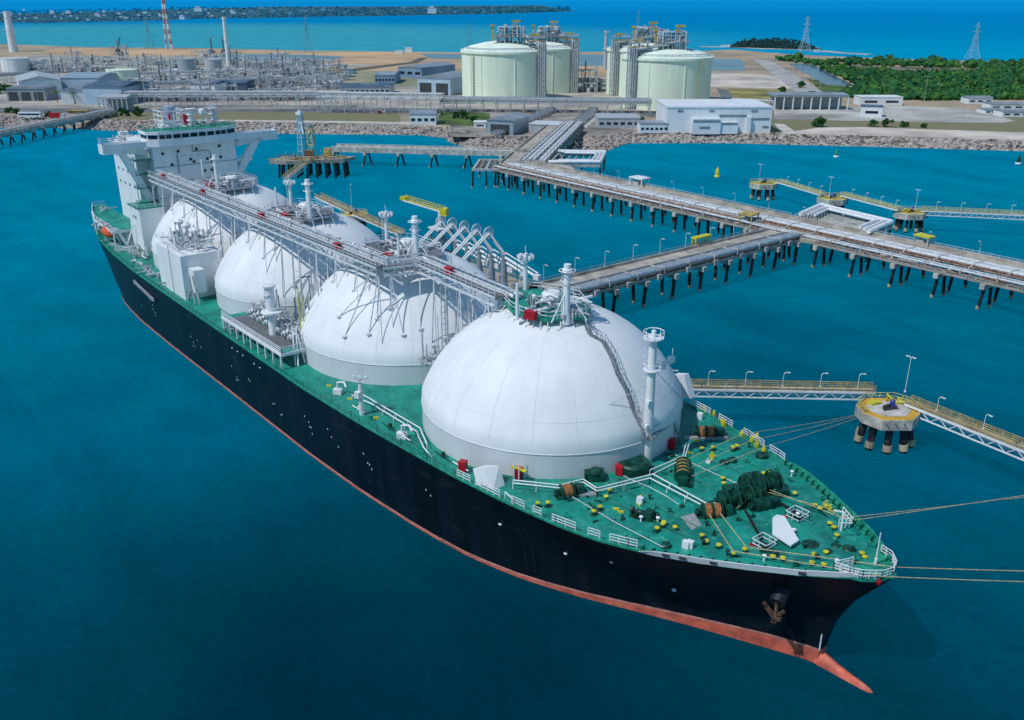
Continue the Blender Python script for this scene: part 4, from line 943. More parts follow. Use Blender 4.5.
# dolphins
def dolphin(px, py, z, rx, ry, label, name='mooring_dolphin', n=9, hexa=True, small=False, group=None):
    p = G(px, py, z); t = thing(name, label, 'dolphin', (p.x, p.y, 0), A0, group)
    P = [(-rx, -ry * .35), (-rx * .55, -ry), (rx * .45, -ry), (rx, -ry * .3), (rx, ry * .5), (rx * .5, ry), (-rx * .5, ry), (-rx, ry * .4)]
    b = MB(); b.prism(P, z - 1.9, z); b.build('platform', concl, t, local=True)
    b = MB(); b.m(0).prism([(x * .97, y * .97) for x, y in P], z, z + .06); b.m(1).prism([(x * .7, y * .68) for x, y in P], z + .05, z + .12); b.build('deck_marking', [amber if not small else paley, concl if not small else ochre], t, local=True)
    for k in range(n):
        a_ = 2 * PI * k / n + .3; x, y = rx * .72 * math.cos(a_), ry * .72 * math.sin(a_)
        b = MB(); b.tube((x, y, z - 1.9), (x * 1.28, y * 1.28, -2), .62 if not small else .5, 10); b.m(1).tube((x * 1.17, y * 1.17, 1.5), (x * 1.22, y * 1.22, .4), .75 if not small else .6, 10); b.build('pile', [pilem, bandm], t, local=True)
    b = MB(); b.m(0).obox((.3, .2, z + .1), (2.0, 1.6, .3), .3); b.m(1).lathe(.6, .3, [(.5, z + .4), (.45, z + 1.4), (.2, z + 1.7)], 10); b.m(0).obox((-.5, -.2, z + .3), (1.6, .5, .6), .5); b.m(0).tube((-.4, -.4, z + .3), (-1.4, -1.1, z + .5), .2, 6)
    b.build('mooring_hook', [dsteel, blue], t, local=True)
    b = MB(); b.rail([V(-rx * .5, ry * .95, z), V(rx * .5, ry * .95, z), V(rx * .95, ry * .45, z), V(rx * .95, -ry * .2, z)], 1.15, 1.2, .09)
    if small: b.rail([V(-rx * .95, -ry * .3, z), V(-rx * .95, ry * .4, z), V(-rx * .5, ry * .95, z)], 1.15, 1.2, .1); clutter(b, 0, 0, z, rx * .6, ry * .6, 8, 2)
    if not small: b.rail([V(-rx * .95, -ry * .3, z), V(-rx * .95, ry * .4, z), V(-rx * .5, ry * .95, z)], 1.1, 1.2, .08); clutter(b, rx * .4, ry * .55, z, 1.6, 1.0, 10, 1.6); b.obox((-rx * .35, ry * .45, z), (2.2, 1.4, .5), .4)
    b.build('railing', [paley, yellow, ochre], t, local=True)
    b = MB()
    for k in (-.45, -.15, .15): b.bar((rx * k, -ry - .02, z - .5), (rx * (k + .16), -ry - .02, z - 1.6), .15, .1)
    b.build('fender_mark', dsteel, t, local=True)
    return t
dolphin(889, 409, 6.6, 5.1, 4.7, 'hexagonal white sided mooring dolphin with yellow edge near the bow')
for px, py, l in ((764, 183, 'small yellow topped dolphin, leftmost of the far three'), (833, 198, 'small yellow topped dolphin in the middle of the far three'), (911, 212, 'small yellow topped dolphin with white mast, rightmost of the far three')):
    dolphin(px, py, 6.4, 5.3, 3.9, l, 'small_dolphin', 8, True, True, 'far mooring dolphins')
def walkway(p, q, label, z=7.4, w=1.7, truss=True, m=ochre, lamps=0, double=False, ll=''):
    p = V(p.x, p.y, 0); q = V(q.x, q.y, 0); u, wv, L = frame(p, q); t = thing('truss_walkway', label, 'walkway', p)
    at = lambda s, l, zz: p + u * s + wv * l + V(0, 0, zz)
    b = MB(); b.bar(at(0, 0, z), at(L, 0, z), w, .15); b.build('deck', roadm, t)
    b = MB()
    for l in (-w / 2, w / 2): b.rail([at(0, l, z), at(L, l, z)], 1.1, 1.5, .1, 3)
    b.build('handrail', m, t)
    b = MB(); n_ = max(2, int(L / 1.6))
    for l in (-w / 2, w / 2):
        b.bar(at(0, l, z - .25), at(L, l, z - .25), .28, .35)
        if truss:
            b.bar(at(0, l, z - 1.6), at(L, l, z - 1.6), .2, .22)
            for i in range(n_):
                s0, s1 = L * i / n_, L * (i + 1) / n_; b.bar(at(s0, l, z - (1.6 if i % 2 else .3)), at(s1, l, z - (.3 if i % 2 else 1.6)), .11)
    b.build('truss', white, t)
    for k in range(lamps):
        s = L * (k + .6) / lamps; lamp_post(at(s, w / 2 * .9, z), 2.5, .6, math.atan2(u.y, u.x), ll, ll.replace('post', 'posts'))
    return t
dn = G(874, 398, 8.3)
walkway(V(226, 31.5, 0), G(874, 390, 7.4), 'yellow railed truss walkway from behind the front dome', lamps=6, ll='small lamp post on the walkway between front dome and hexagonal dolphin')
walkway(G(908, 402, 7.4), G(1110, 482, 7.4), 'yellow railed truss walkway from the hexagonal dolphin to the right edge', lamps=4, ll='small lamp post on the walkway right of the hexagonal dolphin')
walkway(G(779, 180, 8), G(823, 193, 8), 'pale yellow walkway joining the left and middle far dolphins', m=paley, truss=False, lamps=4, ll='tiny lamp post on the walkway between left and middle far dolphins')
walkway(G(842, 193, 8), G(900, 208, 8), 'pale yellow walkway joining the middle and right far dolphins', m=paley, truss=False, lamps=4, ll='tiny lamp post on the walkway between middle and right far dolphins')
walkway(G(922, 208, 8), G(1100, 216, 8), 'pale yellow walkway from the right far dolphin to the right edge', m=paley, lamps=7, ll='tiny lamp post on the walkway right of the far dolphins')
# breasting dolphin hidden partly by the dome and the small yellow head behind the domes
p = V(221, 29.5, 0); t = thing('breasting_dolphin', 'white breasting dolphin beside the ship behind the front dome', 'dolphin', p); MB().box(-4, 4, -3, 4, 5, 7.6).build('platform', wallw, t, local=True); MB().box(-3, 3, -4.2, -3.05, 1, 6.6).build('fender', dsteel, t, local=True)
for x in (-3, 0, 3):
    for y in (-2, 3): MB().tube((x, y, 5), (x * 1.2, y * 1.1, -2), .5, 8).build('pile', pilem, t, local=True)
wA = G(318, 196, 8); wB = G(352, 212, 8); wC = G(402, 234, 8)
walkway(wA, wB, 'ochre walkway seen above the third dome, left part', m=ochre, w=2.4, truss=False, z=8); walkway(wB + (wC - wB).normalized() * 3, wC, 'ochre walkway seen above the third dome, right part', m=ochre, w=2.4, truss=False, z=8)
dolphin(354, 214, 7.6, 4.4, 3.4, 'ochre topped dolphin on the walkway behind the third dome', 'small_dolphin', 8, True, True)
lamp_post(wB + V(0, 0, 0), 9, .6, 0, 'tall thin lamp mast on the ochre dolphin behind the third dome', 'tall lamp masts')
for px, py in ((879, 392), (759, 182), (829, 196), (915, 210)):
    tall = py > 300; lamp_post(G(px + (26 if tall else 0), py, 7.5), 6.5 if tall else 6.5, .4, 0, 'tall thin mast with twin lamps on the hexagonal dolphin' if tall else 'tall thin lamp mast standing on a far dolphin', 'tall lamp masts' if tall else 'tall lamp masts on the far dolphins', True)
# loading platform
lp = thing('loading_platform', 'concrete loading platform on dark piles between ship and berth trestle', 'jetty', (160, 45, 0))
MB().box(116, 181, 36, 54, 6.6, 8).build('deck', conc, lp)
for x in range(118, 182, 8):
    for y in (38, 45, 52): pile_row(lp, [V(x, y, 0)], 6.6, .5, .5)
b = MB(); clutter(b, 165, 46, 8, 14, 6, 90, 3); b.build('platform_piping', [lsteel, steel, ochre], lp)
MB().rail([V(116, 54, 8), V(165, 54, 8)], 1.1, 2.2, .08).build('railing', ochre, lp)
# loading arms
def loading_arm(x, y, label):
    t = thing('marine_loader', label, 'loading arm', (x, y, 8), 0, 'white marine loading arms on the platform')
    b = MB(); b.lathe(0, 0, [(1.15, 0), (1.15, 1), (.95, 2), (.8, 7), (.55, 10), (.55, 12.2)], 14); b.build('riser', pipeb, t, local=True, smooth=30)
    b = MB(); b.tube((0, 0, 12.2), (-2.5, -2.6, 17), .26, 10); b.tube((.7, 0, 12.2), (-1.8, -2.6, 17), .22, 8); b.tube((-.0, 0, 11.6), (9.5, 1.6, 8.8), .32, 10); b.tube((0, .6, 12.4), (9.5, 2.1, 9.5), .15, 8); b.obox((9.6, 1.7, 8.2), (1.5, 1.1, 1.1), .2); b.build('inboard_arm', white, t, local=True, smooth=30)
    b = MB(); b.tube((-2.5, -2.6, 17.0), (-2.9, -13, 9.5), .2, 8); b.tube((-1.7, -2.6, 17.0), (-2.1, -13, 9.5), .2, 8); b.tube((-2.5, -13, 9.5), (-2.5, -18, 10.5), .45, 8); b.build('outboard_arm', white, t, local=True, smooth=30)
    b = MB()
    for k in range(12): a_ = 2 * PI * k / 12; c_ = 2 * PI * (k + 1) / 12; b.bar((-2.1, -2.6 + 1.3 * math.cos(a_), 17.0 + 1.3 * math.sin(a_)), (-2.1, -2.6 + 1.3 * math.cos(c_), 17.0 + 1.3 * math.sin(c_)), .2); b.bar((-2.1, -2.6, 17.0), (-2.1, -2.6 + 1.3 * math.cos(a_), 17.0 + 1.3 * math.sin(a_)), .08)
    b.build('sheave_wheel', white, t, local=True); return t
arms = [(457, 291), (468, 294), (480, 298), (492, 302), (504, 306)]
for (px, py), l in zip(arms, ('leftmost white loading arm, next to the yellow gangway tower', 'second white loading arm from the gangway tower', 'middle white loading arm of the five', 'fourth white loading arm from the gangway tower', 'rightmost white loading arm in the row')):
    p = G(px, py, 8); loading_arm(p.x, p.y, l)
# gangway tower with yellow boom
p = G(442, 262, 8); t = thing('gangway_tower', 'tower on the platform with a long yellow gangway boom', 'gangway', p)
b = MB()
for x in (-2, 2):
    for y in (-2, 2): b.bar((x, y, 0), (x, y, 9), .4)
for z in (3, 6, 9): b.box(-2, 2, -2, 2, z, z + .15); b.bar((-2, -2, z - 3), (2, -2, z), .15); b.bar((2, -2, z - 3), (2, 2, z), .15)
b.build('tower', steel, t, local=True)
b = MB(); b.obox((0, 0, 9.1), (5, 5, .4)); b.tube((0, 0, 9), (0, 0, 14), .7, 12); b.build('slewing_column', pipew, t, local=True)
tgt = G(401, 198, 33) - p; tgt = V(-12, -3.5, 15.2); b = MB(); s0 = V(1, .6, 13.6)
w_ = V(-(tgt - s0).y, (tgt - s0).x, 0).normalized()
for s in (-.7, .7):
    b.m(1).bar(s0 + w_ * s, tgt + w_ * s, .3, .35); b.m(0).rail([s0 + w_ * s, tgt + w_ * s], 1.2, 1.0, .12, 2)
b.m(0).bar(s0, tgt, 1.3, .15); b.obox((tgt.x, tgt.y, tgt.z), (1.8, 1.8, .9), .6); b.obox((1, .5, 12.6), (1.8, 1.8, 2.0), .6); b.build('gangway_boom', [yellow, white], t, local=True)
# neighbouring loading head with blue white towers
hp = G(318, 158, 8); t = thing('tanker_jetty_head', 'far loading head with brown and ochre equipment on dark piles', 'jetty', (hp.x, hp.y, 0), A0)
MB().prism([(-20, -7), (-12, -9), (12, -3), (16, 5), (-16, 5)], 6.6, 8).build('deck', conc, t, local=True)
for x in range(-16, 15, 4):
    for y in (-5, 0, 4): 
        MB().tube((x, y, 6.6), (x * 1.05, y, -2), .5, 6).build('pile', pilem, t, local=True)
b = MB(); clutter(b, -2, -1, 8, 15, 6, 70, 4); b.m(1).rail([V(-20, -7, 8), V(-12, -9, 8), V(12, -3, 8)], 1.1, 2, .14); b.obox((4, 2, 8), (3, 3, 4)); b.m(0).obox((-4, 1, 8), (4, 2, 3)); b.build('head_equipment', [rust, ochre, lsteel], t, local=True)
for px, lab in ((303, 'pale blue lattice loading tower at the left of the far head'), (312, 'short yellowish loading tower at the right of the far head')):
    p = G(px, 156, 8); tw = thing('loading_tower', lab, 'tower', p, .4); b = MB()
    for x in (-1.4, 1.4):
        for y in (-1.4, 1.4): b.bar((x, y, 0), (x * .6, y * .6, 19 if px < 308 else 13), .3)
    for z in range(2, 17 if px < 308 else 12, 3): b.bar((-1.4, -1.4, z), (1.3, -1.4, z + 3), .22); b.bar((1.4, -1.4, z), (1.4, 1.3, z + 3), .22); b.obox((0, 0, z), (3, 3, .2))
    b.build('lattice', fadew if px < 308 else paley, tw, local=True)
    b = MB(); q_ = 18 if px < 308 else 12.5; b.obox((0, 0, q_), (2.6, 2.2, 1.2)); b.tube((0, 0, q_), (3, -2, q_ - 8), .3, 8); b.tube((0, 0, q_), (-2.4, 2, q_ - 7), .3, 8); b.lathe(0, 0, [(.6, q_ + 1.2), (.6, q_ + 2)], 8); b.build('tower_head', white if px < 308 else pipeb, tw, local=True)
walkway(G(286, 176, 8), G(304, 162, 8), 'ochre walkway hanging left of the far loading head', m=ochre, w=2.5)
b = None
# buoys
for px, py, l, c1 in ((717, 177, 'yellow conical buoy floating left of the far dolphins', yellow), (836, 157, 'green topped buoy with pale base in the basin', gbright), (1018, 164, 'green and white buoy near the right edge', gpaint)):
    p = G(px, py, 0); t = thing('buoy', l, 'buoy', p); MB().lathe(0, 0, [(1.2, -.6), (1.4, .4), (1.1, .8)], 14).build('float', wallw if c1 != yellow else yellow, t, local=True, smooth=30)
    MB().lathe(0, 0, [(1.0, .8), (.8, 3.2), (.3, 4.0), (.3, 4.5)], 10).build('tower', c1, t, local=True, smooth=30)
# ================================================================== LAND
LZ = 4.0
def structure(o, kind='structure'): o['kind'] = kind; return o
wl_px = [(-420, 124), (-150, 127), (0, 127.5), (60, 128), (110, 130.5), (200, 132.5), (280, 133.7), (420, 135), (447, 138), (452, 143), (480, 150), (535, 150), (580, 149), (604, 151.5), (616, 147), (629, 143), (724, 143), (870, 146.5), (1024, 151), (1180, 156), (1500, 170)]
WL = [G(x, y, 0) for x, y in wl_px]
top_px = [(-420, 113), (-150, 114), (0, 115), (60, 117), (110, 119.5), (200, 121), (280, 122.5), (420, 125), (446, 127), (456, 130), (482, 136), (537, 137), (577, 136), (598, 137), (612, 134.5), (630, 132), (724, 133), (870, 136), (1024, 141), (1180, 146), (1500, 160)]
TOPL = [G(x, y, LZ) for x, y in top_px]
back_px = [(1500, 73), (1250, 66), (1130, 64), (1024, 62), (900, 59), (815, 55.5), (772, 53), (735, 49.5), (700, 51), (560, 52), (480, 52.5), (300, 50.5), (200, 48), (100, 47.5), (0, 44), (-200, 42), (-420, 40)]
BACK = [G(x, y, LZ) for x, y in back_px]
def poly_sheet(name, pts, z, m, thick=0):
    """triangulated sheet (earcut through mathutils)"""
    from mathutils.geometry import tessellate_polygon
    vs = [(p[0], p[1], z) for p in pts]; tr = tessellate_polygon([[Vector(v) for v in vs]])
    mb = MB(); fs = []
    for a_, b_, c_ in tr:
        A, B, C_ = Vector(vs[a_]), Vector(vs[b_]), Vector(vs[c_])
        fs.append((a_, b_, c_) if (B - A).cross(C_ - A).z > 0 else (a_, c_, b_))
    mb._add(vs, fs); o = mb.build(name, m); return structure(o)
poly_sheet('ground', TOPL + BACK, LZ, soil)
b = MB(); n = len(WL)
W0 = [w - (t - w).normalized() * 6 for w, t in zip(WL, TOPL)]
vs = [(p.x, p.y, -1.2) for p in W0] + [(p.x, p.y, 0.2) for p in WL] + [(p.x, p.y, LZ) for p in TOPL]
fs = []
for r_ in range(2):
    for i in range(n - 1): fs.append((r_ * n + i, r_ * n + i + 1, (r_ + 1) * n + i + 1, (r_ + 1) * n + i))
b._add(vs, fs); structure(b.build('embankment', rockm))
b = MB(); m_ = len(BACK)
vs = [(p.x, p.y, LZ) for p in BACK] + [(p.x + FH.x * 25, p.y + FH.y * 25, -1) for p in BACK]
b._add(vs, [(i, i + 1, m_ + i + 1, m_ + i) for i in range(m_ - 1)]); structure(b.build('beach', mat('far_beach', (.5, .47, .4), .9)))
# armour rocks
b = MB(); rnd = random.Random(3)
for (w0, w1, t0, t1) in zip(WL, WL[1:], TOPL, TOPL[1:]):
    L = (w1 - w0).length; wd = ((t0 - w0).length + (t1 - w1).length) / 2; mid = (w0 + w1) / 2; inn = (mid - V(CX, CY, 0)).dot(RT) / (mid - V(CX, CY, 0)).dot(FH); nn = int(L * wd / (2.1 if abs(inn) < .68 else 12)); nn = min(nn, 5200)
    for i in range(nn):
        u = rnd.random(); v = rnd.uniform(-.06, .93); p = w0.lerp(w1, u).lerp(t0.lerp(t1, u), v)
        b.m(rnd.choice((0, 0, 1, 2))).blob((p.x, p.y, .1 + LZ * max(0, v)), rnd.uniform(.5, 1.35), .8, .45, rnd)
o = b.build('riprap', [rockm, mat('rock_pinkish', (.46, .36, .31), .9, var=.3), mat('rock_dark', (.17, .15, .14), .9, var=.3)]); structure(o, 'stuff'); tag(o, 'heaped brown and grey armour rocks along the shore line', 'rocks')
def patch(name, pxs, m, z=.06): return poly_sheet(name, [G(x, y, LZ + z) for x, y in pxs], LZ + z, m)
grassd = mat('dry_grass', (.15, .16, .075), .95, var=.4, scale=.04, col2=(.22, .18, .11)); grassg = mat('green_grass', (.10, .17, .04), .95, var=.4, scale=.05)
asph = mat('asphalt', (.17, .18, .19), .9, var=.2, scale=.05); lotm = mat('pale_lot', (.50, .49, .44), .9, var=.25, scale=.02); sandm = mat('orange_sand', (.56, .36, .20), .95, var=.25, scale=.01, col2=(.36, .26, .17)); sandw = mat('pale_sand', (.62, .55, .47), .95, var=.2, scale=.02); pondm = mat('pond_water', (.05, .12, .20), .25, var=.2, scale=.01); pathm = mat('pale_path', (.58, .56, .50), .9, var=.15, scale=.1); fieldm = mat('field', (.33, .30, .20), .95, var=.3, scale=.015, col2=(.18, .20, .12)); yardm = mat('plant_yard', (.42, .38, .32), .95, var=.35, scale=.03, col2=(.22, .21, .20))
patch('plant_yard', [(-200, 108), (660, 113), (660, 84), (470, 80), (440, 66), (100, 58), (-200, 56)], yardm, .03)
patch('sand_flat', [(60, 48), (480, 52.8), (480, 62), (330, 64), (120, 58), (40, 52)], sandm, .07)
patch('sand_flat', [(300, 82), (480, 90), (480, 64), (330, 66), (240, 72)], fieldm, .08)
patch('sand_flat', [(330, 70), (440, 72), (475, 66), (478, 58), (420, 60)], sandm, .12)
patch('sand_flat', [(560, 74), (625, 76), (625, 60), (560, 58)], sandm, .1)
patch('tidal_pond', [(215, 61.5), (325, 61.5), (345, 56.5), (300, 54.5), (200, 54)], pondm, .15)
patch('tidal_pond', [(430, 58.5), (475, 59.5), (475, 54), (420, 53.6)], pondm, .15)
patch('tidal_pond', [(560, 66), (625, 66), (625, 55), (560, 54)], pondm, .13)
patch('tidal_pond', [(700, 70), (746, 70.5), (741, 59), (700, 58.5)], pondm, .15)
patch('embankment_road', [(300, 74), (410, 62), (420, 57.5), (428, 57.5), (418, 63), (318, 76)], mat('dark_bank', (.12, .12, .09), .95), .18)
patch('verge', [(100, 119), (225, 121.3), (400, 123), (400, 113), (225, 112), (110, 113)], grassd, .07)
patch('footpath', [(150, 120.6), (280, 121.9), (420, 124.3), (420, 122.3), (280, 120.2), (150, 119.2)], pathm, .12)
patch('verge', [(437, 124), (490, 127), (490, 113), (440, 111)], grassg, .1)
patch('service_road', [(-150, 112), (110, 114), (400, 112.5), (660, 117), (660, 111), (400, 108), (110, 109), (-150, 106)], asph, .05)
patch('plant_yard', [(450, 141 - 4), (600, 136), (640, 131), (640, 112), (450, 112)], mat('gravel_yard', (.34, .31, .27), .95, var=.3, scale=.05), .09)
patch('service_road', [(560, 137), (575, 137), (605, 112), (594, 112)], concl, .12)
patch('verge', [(640, 131), (780, 133), (1024, 138), (1150, 142), (1150, 120), (980, 113), (760, 110), (720, 112), (700, 120)], grassd, .06)
patch('bare_bank', [(778, 133.5), (1024, 140.5), (1150, 144), (1150, 136), (1024, 132.5), (860, 127), (820, 127.5)], sandw, .11)
patch('parking_lot', [(774, 119), (862, 121), (1000, 123), (1016, 121), (985, 112), (958, 107.5), (905, 106), (850, 107), (774, 110)], lotm, .1)
patch('service_road', [(783, 134), (800, 134.5), (784, 124), (774, 123.5)], pathm, .12)
patch('bare_lot', [(709, 86.5), (795, 89), (776, 76), (755, 73.5), (709, 72.5)], sandw, .1)
patch('verge', [(730, 101), (788, 103), (782, 90), (728, 88)], mat('ochre_grass', (.34, .29, .10), .95, var=.3, scale=.03), .1)
patch('causeway_road', [(800, 95), (833, 98), (772, 61), (752, 58.5)], mat('pale_road', (.42, .41, .38), .9, var=.15, scale=.05), .14)
patch('canal', [(789, 64), (800, 63.5), (812, 64.5), (855, 86), (826, 84.5)], pondm, .15)
patch('verge', [(823, 92), (858, 92), (850, 86.5), (806, 78)], grassg, .12)
patch('marsh_field', [(822, 65), (980, 68.5), (985, 73), (900, 76), (838, 70)], mat('marsh', (.16, .17, .10), .95, var=.3, scale=.02), .1)
patch('service_road', [(730, 110), (742, 110), (728, 90), (716, 88)], asph, .12)

# ------------------------------------------------------------------ forest, trees, shrubs
def leafclump(b, c, r, n, rnd, sz=.75, ls=.3):
    for i in range(n):
        u = Vector((rnd.gauss(0, 1), rnd.gauss(0, 1), rnd.gauss(0, 1) * .8 + .15)).normalized() * r * rnd.uniform(.55, 1.08); u.z *= sz
        p = Vector(c) + u; s = r * ls * rnd.uniform(.6, 1.3); a_ = Vector((rnd.gauss(0, 1), rnd.gauss(0, 1), rnd.gauss(0, 1))).normalized(); d = a_.cross(Vector((0.3, .2, 1))).normalized(); e = a_.cross(d)
        b.m(rnd.choice((0, 0, 1, 1, 2 if n == 16 else 0)))._add([p - d * s - e * s * .6, p + d * s - e * s * .7, p + d * s * .8 + e * s, p - d * s * .7 + e * s * .8], [(0, 1, 2, 3)])
def inpoly(x, y, P):
    c_ = False; j = len(P) - 1
    for i in range(len(P)):
        if (P[i][1] > y) != (P[j][1] > y) and x < (P[j][0] - P[i][0]) * (y - P[i][1]) / (P[j][1] - P[i][1]) + P[i][0]: c_ = not c_
        j = i
    return c_
FP = [(775, 58), (815, 61), (900, 62.5), (1024, 64), (1200, 68), (1300, 96), (1100, 103), (1024, 106), (985, 100), (975, 99), (945, 101), (860, 99), (838, 97), (858, 93), (862, 88), (836, 76), (812, 64), (782, 62)]
HOLE = [(822, 65), (980, 68.5), (985, 73), (900, 76), (838, 70)]
HOUSES = [(968, 99), (1100, 102), (1100, 122), (1000, 112)]
rnd = random.Random(11); b = MB(); cnt = 0
while cnt < 4200:
    x = rnd.uniform(775, 1290); y = 58 + 48 * rnd.random() ** .8
    if not inpoly(x, y, FP) or inpoly(x, y, HOLE) or inpoly(x, y, HOUSES): continue
    p = G(x, y, LZ); r = rnd.uniform(2.2, 4.2) * (1.5 if rnd.random() < .08 else 1); cnt += 1
    b.m(0 if rnd.random() < .6 else 1).blob((p.x, p.y, LZ + r * .65), r, .85, .35, rnd)
    leafclump(b, (p.x, p.y, LZ + r * .85), r * 1.05, 16, rnd, .85, .22)
o = b.build('mangrove_forest', [leaf2, leaf, mat('olive_leaf', (.10, .13, .03), .8)]); structure(o, 'stuff'); tag(o, 'dense green mangrove forest behind the parking lot', 'forest')
def tree(px, py, h, label, group=None, kind='shrub'):
    p = G(px, py, LZ); t = thing('palm_tree' if kind == 'palm' else 'broadleaf_tree', label, 'tree', p, rnd.uniform(0, 6), group)
    b = MB(); h = h if kind == 'palm' else h * .72; th = h * (.75 if kind == 'palm' else .4); b.tube((0, 0, -.2), (h * .03, 0, th), h * .035, 7, h * .02)
    if kind != 'palm':
        for k in range(4): a_ = k * 1.6; b.tube((h * .03, 0, th * .8), (h * .22 * math.cos(a_), h * .22 * math.sin(a_), h * .62), h * .018, 5)
    b.build('trunk', barkm, t, local=True); b = MB()
    if kind == 'palm':
        for k in range(13):
            a_ = 2 * PI * k / 13; L = h * .38; prev = V(h * .03, 0, th)
            for j in range(1, 5):
                q = V(h * .03 + L * j / 4 * math.cos(a_), L * j / 4 * math.sin(a_), th + h * .1 * math.sin(j / 4 * PI * .8) - h * .12 * (j / 4) ** 2); w = V(-math.sin(a_), math.cos(a_), -.25) * h * .045 * (1.2 - j / 5)
                b._add([prev - w, prev + w, q + w, q - w], [(0, 1, 2, 3)]); prev = q
    else:
        for k in range(15): a_ = rnd.uniform(0, 6.28); q = rnd.uniform(.05, .6) * h; leafclump(b, (q * math.cos(a_), q * math.sin(a_), h * rnd.uniform(.2, .85) * (1.1 - q / h * .6)), h * rnd.uniform(.14, .3), 60, rnd, .8, .25)
    b.build('crown', [leaf, leaf2], t, local=True); return t
for px, py, h, l in ((782, 94, 8, 'round green tree beside the causeway, left one of two'), (801, 88, 8, 'round green tree beside the causeway, right one of two'), (818, 127, 9, 'broad round shrub at the head of the bare bank'), (873, 126.5, 6, 'narrow shrub left of the group on the verge'), (887, 127, 7.5, 'wide shrub in the middle of the verge group'), (903, 127, 6, 'round shrub at the right of the verge group'), (924, 128, 4, 'low green shrub on the verge right of the group'), (683, 111, 4, 'small green tree near the white warehouse'), (641, 121, 4, 'small tree by the pale pipe rack'), (126, 116, 7, 'dark shrub left of the accommodation block on shore'), (139, 116, 8, 'larger dark shrub right beside another near the trestle end'), (120, 112, 5, 'small shrub at the trestle end'), (456, 118, 6, 'bright green shrub by the small white building'), (464, 119, 7, 'tall bright shrub in the green patch'), (474, 121, 5, 'small bright shrub at the right of the green patch'), (440, 114, 5, 'dark shrub under the pipe rack'), (6, 92, 11, 'dark tree by the arched shed at the left edge'), (-4, 94, 12, 'tall dark tree cut by the left edge'), (10, 113, 6, 'dark shrub on the lawn at the left edge'), (17, 114, 5, 'dark shrub next to the white bus'), (50, 117, 6, 'dark shrub behind the red tanker')):
    tree(px, py, h, l)
for px, py, l in ((58, 103, 'palm tree, left of the two before the white warehouse'), (75, 104, 'palm tree, right of the two before the blue warehouse'), (48, 99, 'palm tree close to the arched shed')): tree(px, py, 10, l, None, 'palm')

# ------------------------------------------------------------------ buildings
def site(px, py): return G(px, py, LZ)
def bsize(pxl, pxr, base, top):
    k = mpp((pxl + pxr) / 2, base, LZ); return (pxr - pxl) * k, (base - top) * k / .955
def building(pxl, pxr, base, top, depth, name, label, wall, roof=None, rtype='flat', rz=0.0, windows=0, side=None, cat='building', door=0, band=None):
    w, h = bsize(pxl, pxr, base, top); p = site((pxl + pxr) / 2, base)
    t = thing(name, label, cat, p, A0 + rz); roof = roof or roofg
    h0 = h * (.8 if rtype != 'flat' else .94)
    b = MB(); b.box(-w / 2, w / 2, 0, depth, 0, h0); b.build('wall', wall, t, local=True)
    b = MB()
    if rtype == 'flat': b.box(-w / 2 - .3, w / 2 + .3, -.3, depth + .3, h0, h)
    elif rtype == 'gable':   # ridge runs in depth
        b._add([(-w / 2 - .4, -.5, h0), (w / 2 + .4, -.5, h0), (0, -.5, h), (-w / 2 - .4, depth + .5, h0), (w / 2 + .4, depth + .5, h0), (0, depth + .5, h)], [(0, 1, 2), (5, 4, 3), (0, 2, 5, 3), (2, 1, 4, 5), (0, 3, 4, 1)])
    elif rtype == 'gablex':  # ridge along the front
        b._add([(-w / 2 - .4, -.5, h0), (w / 2 + .4, -.5, h0), (w / 2 + .4, depth + .5, h0), (-w / 2 - .4, depth + .5, h0), (-w / 2 - .4, depth / 2, h), (w / 2 + .4, depth / 2, h)], [(0, 1, 5, 4), (2, 3, 4, 5), (3, 0, 4), (1, 2, 5), (3, 2, 1, 0)])
    elif rtype == 'arch':
        n_ = 8; vs = []
        for j in (-.5, depth + .5):
            for i in range(n_ + 1): a_ = PI * i / n_; vs.append((-math.cos(a_) * (w / 2 + .4), j, h0 + (h - h0) * math.sin(a_)))
        b._add(vs, [(i, i + 1, n_ + 2 + i, n_ + 1 + i) for i in range(n_)] + [tuple(range(n_ + 1))[::-1], tuple(range(n_ + 1, 2 * n_ + 2))])
    b.build('roof', roof, t, local=True)
    for i in range(windows):
        x = -w / 2 + w * (i + .5) / windows; MB().box(x - w / windows * .3, x + w / windows * .3, -.14, -.02, h0 * .35, h0 * .6).build('window', glass, t, local=True)
    for i in range(door):
        x = -w / 2 + w * (i + .5) / door; MB().box(x - w / door * .36, x + w / door * .36, -.12, -.02, 0, h0 * .72).build('doorway', dsteel, t, local=True)
    if band: MB().box(-w / 2 - .1, w / 2 + .1, -.2, -.03, h0 * band, h0 * (band + .1)).build('wall_band', roofg, t, local=True)
    return t, w, h
